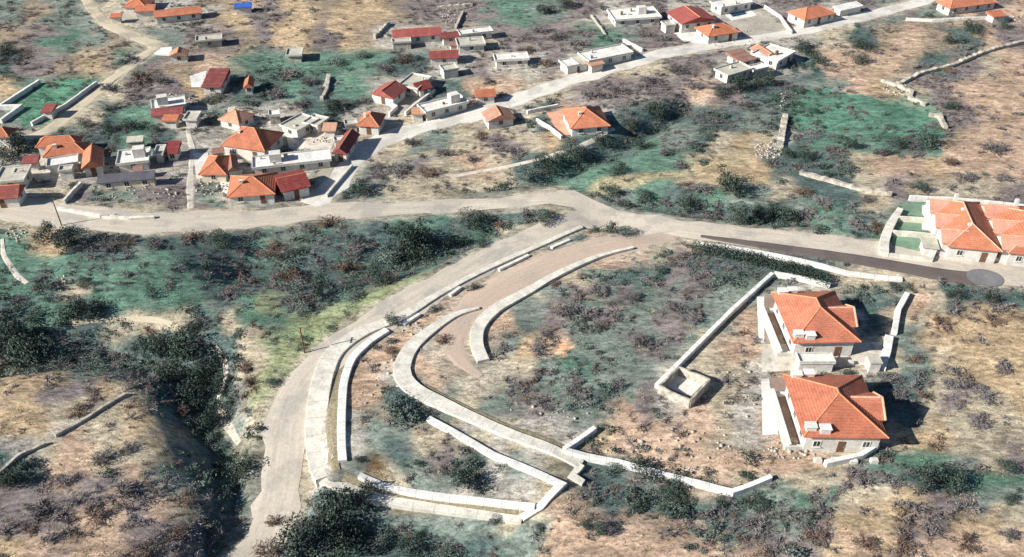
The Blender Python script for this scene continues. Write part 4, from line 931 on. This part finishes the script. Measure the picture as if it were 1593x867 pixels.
# the bushes and trees that stand out one by one in the photograph: (x, y of the foot, width in pixels, kind)
SPOTS = [(10, 84, 34, 'e'), (1340, 76, 34, 'e'), (1275, 99, 40, 'e'), (1335, 99, 36, 'e'), (1475, 66, 30, 'e'), (1512, 50, 40, 'e'), (1560, 44, 26, 'e'), (1470, 110, 30, 'b'), (1476, 169, 30, 'e'), (1250, 75, 40, 'b'),
 (1135, 298, 54, 'e'), (1090, 298, 44, 'b'), (950, 300, 30, 'e'), (1005, 312, 40, 'e'), (968, 318, 36, 'b'), (1065, 324, 44, 'e'), (1035, 318, 30, 'b'), (1150, 346, 44, 'e'), (1185, 340, 40, 'e'), (1222, 342, 44, 'e'), (1110, 338, 36, 'b'), (1255, 335, 40, 'b'),
 (1255, 249, 34, 'e'), (1230, 244, 36, 'e'), (1320, 229, 38, 'e'), (1290, 234, 30, 'b'), (1400, 229, 36, 'e'), (1440, 226, 44, 'e'), (1420, 232, 30, 'b'), (1370, 240, 40, 'b'), (1280, 315, 34, 'b'), (1330, 350, 44, 'b'), (1360, 356, 40, 'b'), (1430, 294, 36, 'e'), (1250, 300, 36, 'b'),
 (1545, 235, 50, 'b'), (1500, 278, 40, 'b'), (1560, 280, 40, 'b'), (1480, 255, 34, 'b'), (1350, 312, 30, 'b'),
 (627, 645, 84, 'g'), (725, 752, 70, 'e'), (610, 503, 38, 'e'), (736, 450, 30, 'e'), (676, 484, 22, 'e'), (690, 532, 34, 'b'), (608, 548, 30, 'b'), (1000, 742, 50, 'e'), (955, 732, 50, 'g'), (1042, 752, 40, 'e'), (1048, 776, 34, 'e'), (935, 828, 44, 'e'), (908, 818, 30, 'e'), (840, 826, 22, 'e'),
 (1436, 752, 64, 'e'), (1478, 756, 50, 'e'), (1565, 730, 36, 'e'), (1182, 782, 40, 'e'), (1570, 780, 30, 'e'), (950, 360, 34, 'e'), (975, 366, 36, 'g'), (925, 360, 26, 'e'), (560, 718, 22, 'e'), (770, 812, 28, 'e'), (655, 833, 26, 'e'), (1240, 700, 26, 'b'),
 (520, 792, 70, 'e'), (562, 782, 60, 'e'), (470, 845, 80, 'e'), (535, 850, 80, 'e'), (595, 838, 60, 'g'), (700, 862, 56, 'g'), (420, 858, 50, 'b'), (640, 860, 50, 'e'), (430, 815, 40, 'b'),
 (292, 556, 70, 'e'), (330, 578, 70, 'e'), (268, 590, 60, 'e'), (300, 630, 60, 'e'), (342, 650, 50, 'e'), (250, 552, 50, 'e'), (330, 690, 50, 'g'), (376, 735, 50, 'e'), (310, 668, 50, 'e'), (278, 640, 40, 'b'), (345, 610, 46, 'e'), (310, 598, 50, 'e'),
 (120, 492, 60, 'e'), (150, 488, 40, 'e'), (130, 446, 34, 'e'), (50, 558, 70, 'e'), (20, 530, 60, 'e'), (95, 560, 50, 'g'), (20, 752, 50, 'e'), (30, 468, 40, 'b'), (60, 520, 40, 'e'), (230, 516, 30, 'b'), (300, 512, 34, 'e'), (185, 560, 44, 'b'), (140, 560, 40, 'g'),
 (105, 382, 50, 'e'), (72, 372, 44, 'e'), (200, 378, 34, 'b'), (115, 360, 40, 'g'), (345, 384, 44, 'e'), (375, 394, 44, 'b'), (240, 382, 44, 'b'), (170, 388, 36, 'b'), (300, 372, 36, 'b'),
 (600, 402, 70, 'g'), (645, 380, 64, 'e'), (735, 352, 46, 'e'), (560, 385, 44, 'b'), (655, 398, 54, 'e'), (695, 384, 36, 'e'), (720, 380, 26, 'e'), (748, 384, 26, 'e'), (625, 362, 36, 'e'), (510, 350, 40, 'b'), (475, 358, 36, 'b'), (540, 420, 50, 'b'), (450, 430, 50, 'b'), (420, 390, 44, 'b'), (780, 352, 40, 'b'), (845, 345, 36, 'e'), (820, 335, 34, 'b'), (500, 460, 50, 'e'), (590, 440, 46, 'e'), (545, 466, 40, 'g'), (680, 410, 34, 'g'), (470, 485, 44, 'g'), (430, 595, 40, 'g'), (390, 600, 44, 'b'), (385, 575, 40, 'b'),
 (1078, 498, 44, 'b'), (1000, 534, 54, 'b'), (985, 466, 34, 'b'), (850, 522, 36, 'b'), (930, 456, 40, 'b'), (930, 549, 16, 'e'), (1045, 480, 40, 'b'), (1010, 440, 40, 'b'), (880, 490, 40, 'b'), (835, 545, 44, 'b'), (960, 600, 40, 'b'), (890, 610, 36, 'b'), (1100, 450, 36, 'b'),
 (1530, 620, 44, 'b'), (1480, 600, 40, 'b'), (1440, 620, 34, 'b'), (1460, 505, 50, 'b'), (1540, 500, 44, 'b'), (1560, 575, 40, 'b'), (1420, 560, 34, 'b'), (1520, 660, 40, 'b'), (1400, 850, 50, 'b'), (1350, 845, 40, 'b'), (1500, 845, 50, 'b'), (1570, 835, 40, 'b'), (1270, 835, 50, 'b'), (1540, 470, 36, 'e'), (1480, 462, 34, 'e'),
 (150, 800, 54, 'b'), (60, 800, 50, 'b'), (190, 770, 60, 'b'), (100, 750, 44, 'b'), (270, 830, 50, 'b'), (330, 830, 50, 'b'), (80, 840, 44, 'b'), (160, 715, 44, 'b'), (230, 860, 50, 'b'), (290, 780, 44, 'b'), (120, 640, 40, 'b'), (200, 700, 30, 'b'),
 (640, 225, 36, 'b'), (690, 240, 36, 'b'), (745, 212, 30, 'b'), (620, 268, 44, 'b'), (670, 272, 40, 'b'), (560, 298, 40, 'e'), (735, 250, 34, 'b'), (800, 240, 40, 'b'), (850, 268, 44, 'e'), (900, 250, 44, 'e'), (940, 225, 36, 'e'), (880, 240, 36, 'g'), (820, 272, 40, 'g'), (980, 200, 40, 'e'), (1020, 178, 40, 'e'), (1000, 230, 34, 'e'), (960, 268, 30, 'e'), (1035, 240, 34, 'b'), (1060, 260, 30, 'b'), (1100, 215, 34, 'g'), (1090, 252, 30, 'g'),
 (1050, 110, 40, 'b'), (1010, 128, 40, 'b'), (1080, 135, 40, 'b'), (960, 145, 40, 'b'), (1150, 140, 44, 'e'), (1120, 150, 40, 'e'), (1185, 132, 40, 'e'), (1250, 82, 36, 'e'), (920, 150, 34, 'b'), (1160, 165, 34, 'b'),
 (200, 95, 36, 'b'), (215, 125, 44, 'b'), (250, 128, 40, 'b'), (170, 140, 36, 'b'), (450, 120, 40, 'b'), (480, 130, 40, 'b'), (430, 150, 44, 'b'), (520, 172, 40, 'e'), (470, 165, 34, 'b'), (560, 90, 36, 'g'), (520, 100, 40, 'g'), (600, 110, 36, 'b'), (630, 95, 36, 'b'), (570, 160, 34, 'b'), (340, 155, 34, 'g'), (320, 160, 34, 'g'), (210, 200, 40, 'e'), (170, 205, 40, 'e'), (30, 235, 44, 'e'), (15, 250, 40, 'e'), (130, 195, 34, 'g'), (240, 205, 36, 'g'),
 (870, 60, 40, 'b'), (840, 50, 36, 'b'), (900, 70, 36, 'b'), (820, 80, 36, 'b'), (850, 20, 40, 'e'), (880, 12, 36, 'e'), (760, 130, 30, 'b'), (850, 100, 34, 'b'), (1000, 55, 34, 'b'), (1030, 62, 30, 'b')]
LANDMARKS = [('the road junction', 950, 325), ('the upper twin villa', 1285, 490), ('the lower twin villa', 1315, 635), ('the tiled row houses', 1520, 355), ('the big orange villa below the village road', 925, 185), ('the green pasture', 1350, 175),
 ('the large orange pyramid roof', 400, 212), ('the maroon roof at the road bend', 475, 275), ('the tight orange roof cluster', 120, 238), ('the lane corner', 240, 66), ('the long red roof', 650, 50), ('the bright red house', 605, 142),
 ('the large red barn', 1095, 30), ('the long white ruin', 955, 92), ('the roadside row of houses', 1180, 92), ('the top right orange house', 1515, 3), ('the hook shaped wall end', 755, 560), ('the roofless hut', 1065, 598), ('the bare orange soil patch', 868, 543),
 ('the lower retaining wall corner', 510, 745), ('the angled terrace wall corner', 876, 752), ('the front corner of the villa yard wall', 1140, 764), ('the dark gully', 310, 600), ('the short curved slope path', 190, 497), ('the valley road bend', 200, 345), ('the tan hill path', 100, 665), ('the lower left corner', 60, 840),
 ('the lower right corner', 1540, 840), ('the round grey patch', 1532, 433), ('the broken stone wall', 1310, 283), ('the small road pole', 478, 548), ('the crumbling pasture wall', 1218, 200), ('the dark hedge', 1180, 398), ('the right edge', 1590, 560), ('the left edge', 0, 500), ('the slope below the valley road', 560, 390), ('the white footway', 297, 260), ('the gully path', 800, 258), ('the green terrace hut', 458, 80), ('the slanting red roof', 335, 124)]
PROTO = {}
def individual_meshes():
    for k in range(4):
        for kind, (pv, pq), mat in (('b', bare_proto(300 + k, 18, 6, 4, w=0.032), M['twig'] if k != 3 else M['twig_brown']), ('e', leaf_proto(320 + k, 1300, s0=.05, s1=.115, lumps=10), M['ever']), ('g', leaf_proto(340 + k, 1100, hgt=.7, s0=.05, s1=.11, lumps=10), M['bluegreen'])):
            o = quad_mesh('crown', pv, pq, [mat]); PROTO[kind, k] = o.data; bpy.data.objects.remove(o)
    for k in range(2):
        m = MB(); r = random.Random(k)
        for j in range(4):
            a = r.uniform(0, 6.28); b_ = r.uniform(.25, .5); m.bar((0, 0, -.15), (b_ * math.cos(a), b_ * math.sin(a), r.uniform(.3, .55)), .035, .012, 5)
        m.bar((0, 0, -.2), (0.02, .03, .6), .05, .018, 6)
        o = m.build('trunk', M['bark']); PROTO['t', k] = o.data; bpy.data.objects.remove(o)
individual_meshes()
KN = {'b': ('bare_shrub', 'bare grey-brown shrub', 'shrub', 'bare winter shrubs'), 'e': ('evergreen_bush', 'dark evergreen bush', 'bush', 'dark evergreen bushes'), 'g': ('leafy_bush', 'grey-green leafy bush', 'bush', 'grey-green leafy bushes')}
near = {}
for i, (px, py, w, kd) in enumerate(SPOTS):
    dd = [(math.hypot(px - lx, (py - ly) * 1.6), nm) for nm, lx, ly in LANDMARKS]; d0, nm = min(dd); near.setdefault((nm, kd), []).append((d0, i))
ORD = ['nearest', 'second nearest', 'third nearest', 'fourth nearest', 'fifth nearest', 'sixth nearest', 'seventh nearest', 'eighth nearest', 'ninth nearest', 'tenth nearest', 'eleventh nearest', 'twelfth nearest']
LAB = {}
for (nm, kd), lst in near.items():
    for k, (d0, i) in enumerate(sorted(lst)): LAB[i] = f"{KN[kd][1]}, {ORD[k]} of its kind to {nm}" if len((KN[kd][1] + ORD[k] + nm).split()) < 11 else f"{KN[kd][1]}, {ORD[k]} to {nm}"
for i, (px, py, w, kd) in enumerate(SPOTS):
    p = P(px, py); dep = (p[1] * FWD[1] + (p[2] - CAM_H) * FWD[2]); rad = 0.5 * w * dep / F
    rr = random.Random(i * 13 + 5)
    t = empty(KN[kd][0], (p[0], p[1], p[2] - 0.05), rr.uniform(0, 6.28)); tag(t, LAB[i], KN[kd][2], KN[kd][3])
    hs = {'b': 0.6, 'e': 0.95, 'g': 0.65}[kd] * rr.uniform(.85, 1.15) * (1.4 if kd == 'e' and w >= 44 else 1.0)
    c = child('crown', PROTO[kd, rr.randrange(4)], t); sx_, sy_ = rr.uniform(.75, 1.4), rr.uniform(.75, 1.25); c.scale = (rad * sx_, rad * sy_, rad * hs * 1.15)
    u = child('trunk', PROTO['t', i % 2], t); u.scale = (rad, rad, rad * hs)

# leafy strip added to stand in for the shadow band below the right road
hl = catmull([P(1076, 391), P(1120, 398), P(1180, 412), P(1240, 428), P(1288, 444)], 0.5); hv = []; rh_ = np.random.default_rng(5)
for i in range(len(hl) - 1):
    for _ in range(130):
        p = hl[i] + (hl[i + 1] - hl[i]) * rh_.random(); w_ = rh_.uniform(-1, 1); zz = rh_.random() ** .6
        p = p + np.array([0.4 * w_, 1.5 * w_, 1.7 * zz + rh_.normal() * .08]); a_ = rh_.normal(size=3); a_ /= np.linalg.norm(a_); b_ = np.cross(a_, rh_.normal(size=3)); b_ /= np.linalg.norm(b_); q_ = rh_.uniform(.16, .34)
        hv += [p - a_ * q_ * .5, p - b_ * q_ * .35, p + a_ * q_ * .5, p + b_ * q_ * .35]
t = empty('shadow_stand_in', tuple(hl[len(hl) // 2])); tag(t, 'long dark leafy strip standing in for a shadow along the near side of the right road', 'shadow_stand_in')
o = quad_mesh('foliage', np.array(hv) - hl[len(hl) // 2], np.arange(len(hv)).reshape(-1, 4), [M['ever']], t)
st_ = MB().bar((0, 0, -.3), (.1, 0, 1.3), .06, .03, 5).build('stem', M['bark'], t); st_.location = Vector(hl[0] - hl[len(hl) // 2])
for i in range(3, len(hl), 3): child('stem', st_.data, t, tuple(hl[i] - hl[len(hl) // 2]))
mask_line(hl, 1.6)

# ------------------------------------------------------------------ scrub and grass that nobody could count
inner = (slice(len(oy_lo), len(oy_lo) + len(gy)), slice(len(ox), len(ox) + len(gx)))
def lookup(A, x, y): 
    i = np.clip(((x - X0) / S).round().astype(int), 0, len(gx) - 1) + len(ox); j = np.clip(((y - Y0) / S).round().astype(int), 0, len(gy) - 1) + len(oy_lo)
    return A[j, i]
def sample(n):
    y = RNG.uniform(58, 305, n); x = RNG.uniform(-1, 1, n) * (30 + 0.60 * y + 12)
    z = ground(x, y); px, py = project(x, y, z)
    return x, y, z, px, py
x, y, z, px, py = sample(60000)
D_ = lookup(GD, x, y); free = ~lookup(MASK, x, y); fr = (px > -80) & (px < 1673) & (py > -40) & (py < 930)
clump = np.clip(0.55 + 1.5 * vnoise(x, y, 6.5, 51) + 0.6 * vnoise(x, y, 2.6, 52), 0, 1.6)
keep = free & fr & (RNG.random(len(x)) < D_[:, 0] * clump * 0.62)
pts = np.stack([x, y, z - 0.03], 1)[keep]; sc_ = np.clip(RNG.lognormal(0.0, 0.38, len(pts)) * 0.95, 0.4, 2.0)
br = RNG.random(len(pts)) < 0.25
scatter_quads('scrub', TW, pts[~br], sc_[~br], M['twig'], 'bare grey-brown winter scrub spread over the slopes', 'scrub', 0.72)
scatter_quads('scrub', TW, pts[br], sc_[br] * .85, M['twig_brown'], 'reddish brown dry scrub scattered among the grey scrub', 'scrub', 0.6)
clump2 = np.clip(0.4 + 1.7 * vnoise(x, y, 8, 61), 0, 1.5)
k2 = free & fr & (RNG.random(len(x)) < D_[:, 1] * clump2 * 0.75) & ~keep
pts = np.stack([x, y, z - 0.03], 1)[k2]; h2 = RNG.random(len(pts)) < 0.55
sc2 = np.clip(RNG.lognormal(0, .35, len(pts)) * 1.05, .5, 2.2)
scatter_quads('evergreen_scrub', LF, pts[h2], sc2[h2], M['ever'], 'dark evergreen undergrowth along gullies and roadsides', 'scrub', 0.8)
scatter_quads('green_scrub', LF, pts[~h2], sc2[~h2], M['bluegreen'], 'grey-green low undergrowth along gullies and slopes', 'scrub', 0.65)
def tuft_proto(seed):
    r = np.random.default_rng(seed); V = []
    for _ in range(8):
        th = r.uniform(0, 6.283); p = np.array([r.uniform(-.5, .5), r.uniform(-.5, .5), 0.]); q = p + np.array([math.cos(th) * .45, math.sin(th) * .45, r.uniform(.25, .6)]); V += sliver(p, q, .16, r)
    V = np.array(V); return V, np.arange(len(V)).reshape(-1, 4)
TF = [tuft_proto(400 + k) for k in range(5)]
x, y, z, px, py = sample(130000)
C_ = lookup(GC, x, y); free = ~lookup(MASK, x, y); fr = (px > -60) & (px < 1653) & (py > -30) & (py < 920)
green = C_[:, 1] > C_[:, 0] * 1.05
pr = np.clip(0.5 + 1.2 * vnoise(x, y, 5, 71), 0, 1)
kg = free & fr & green & (RNG.random(len(x)) < pr * .55); kd_ = free & fr & ~green & (RNG.random(len(x)) < pr * .4)
P3 = np.stack([x, y, z - .02], 1)
scatter_quads('grass', TF, P3[kg], RNG.uniform(.25, .7, kg.sum()), M['grass_blade'], 'short green winter grass in tufts on the slopes', 'grass', .5)
scatter_quads('dry_grass', TF, P3[kd_], RNG.uniform(.25, .75, kd_.sum()), M['dry_blade'], 'dry straw coloured grass tufts on the tan slopes', 'grass', .5)

# ------------------------------------------------------------------ poles and cars
def pole(px, py, h, label):
    p = P(px, py); t = empty('utility_pole', tuple(p)); tag(t, label, 'pole', 'roadside utility poles')
    MB().bar((0, 0, -.5), (0, 0, h), .13, .08, 8).build('post', M['wood'], t)
    MB().box(-.06, .06, -.7, .7, h - .5, h - .38).build('crossarm', M['wood'], t)
    for yy in (-.6, 0, .6): MB().bar((0, yy, h - .379), (0, yy, h - .2), .05, .03, 6).build('insulator', M['metal'], t)
pole(474, 549, 5.2, 'utility pole at the near edge of the main road bend')
pole(96, 351, 6.0, 'utility pole beside the valley road at left')
def car(px, py, rz, col, label):
    p = P(px, py); t = empty('parked_car', (p[0], p[1], p[2] + .1), rz); tag(t, label, 'car', 'cars parked by village houses')
    m, n, l, b = new_mat('car_paint', .3); b.inputs['Base Color'].default_value = (*col, 1)
    prof = [(-2.1, .3), (-2.1, .75), (-1.95, .85), (1.2, .9), (2.0, .75), (2.1, .55), (2.1, .3)]
    v = [(x, yy, z) for yy in (-.82, .82) for x, z in prof]; k = len(prof)
    f = [tuple(range(k - 1, -1, -1)), tuple(range(k, 2 * k))] + [(i, (i + 1) % k, k + (i + 1) % k, k + i) for i in range(k)]
    MB().poly(v, f).build('body', m, t)
    cab = MB().poly([(-1.7, -.74, .86), (1.1, -.74, .88), (.5, -.62, 1.42), (-1.3, -.62, 1.42), (-1.7, .74, .86), (1.1, .74, .88), (.5, .62, 1.42), (-1.3, .62, 1.42)], [(0, 1, 2, 3), (5, 4, 7, 6), (1, 5, 6, 2), (4, 0, 3, 7)]).build('windows', M['glass'], t)
    MB().box(-1.28, .48, -.61, .61, 1.421, 1.46).build('roof', m, t)
    for xx in (-1.3, 1.3):
        for yy in (-.84, .84): MB().bar((xx, yy - .1, .32), (xx, yy + .1, .32), .32, .32, 10).build('wheel', M['slate'], t)
car(464, 302, R(20), (.8, .8, .8), 'white car parked before the maroon roofed house')
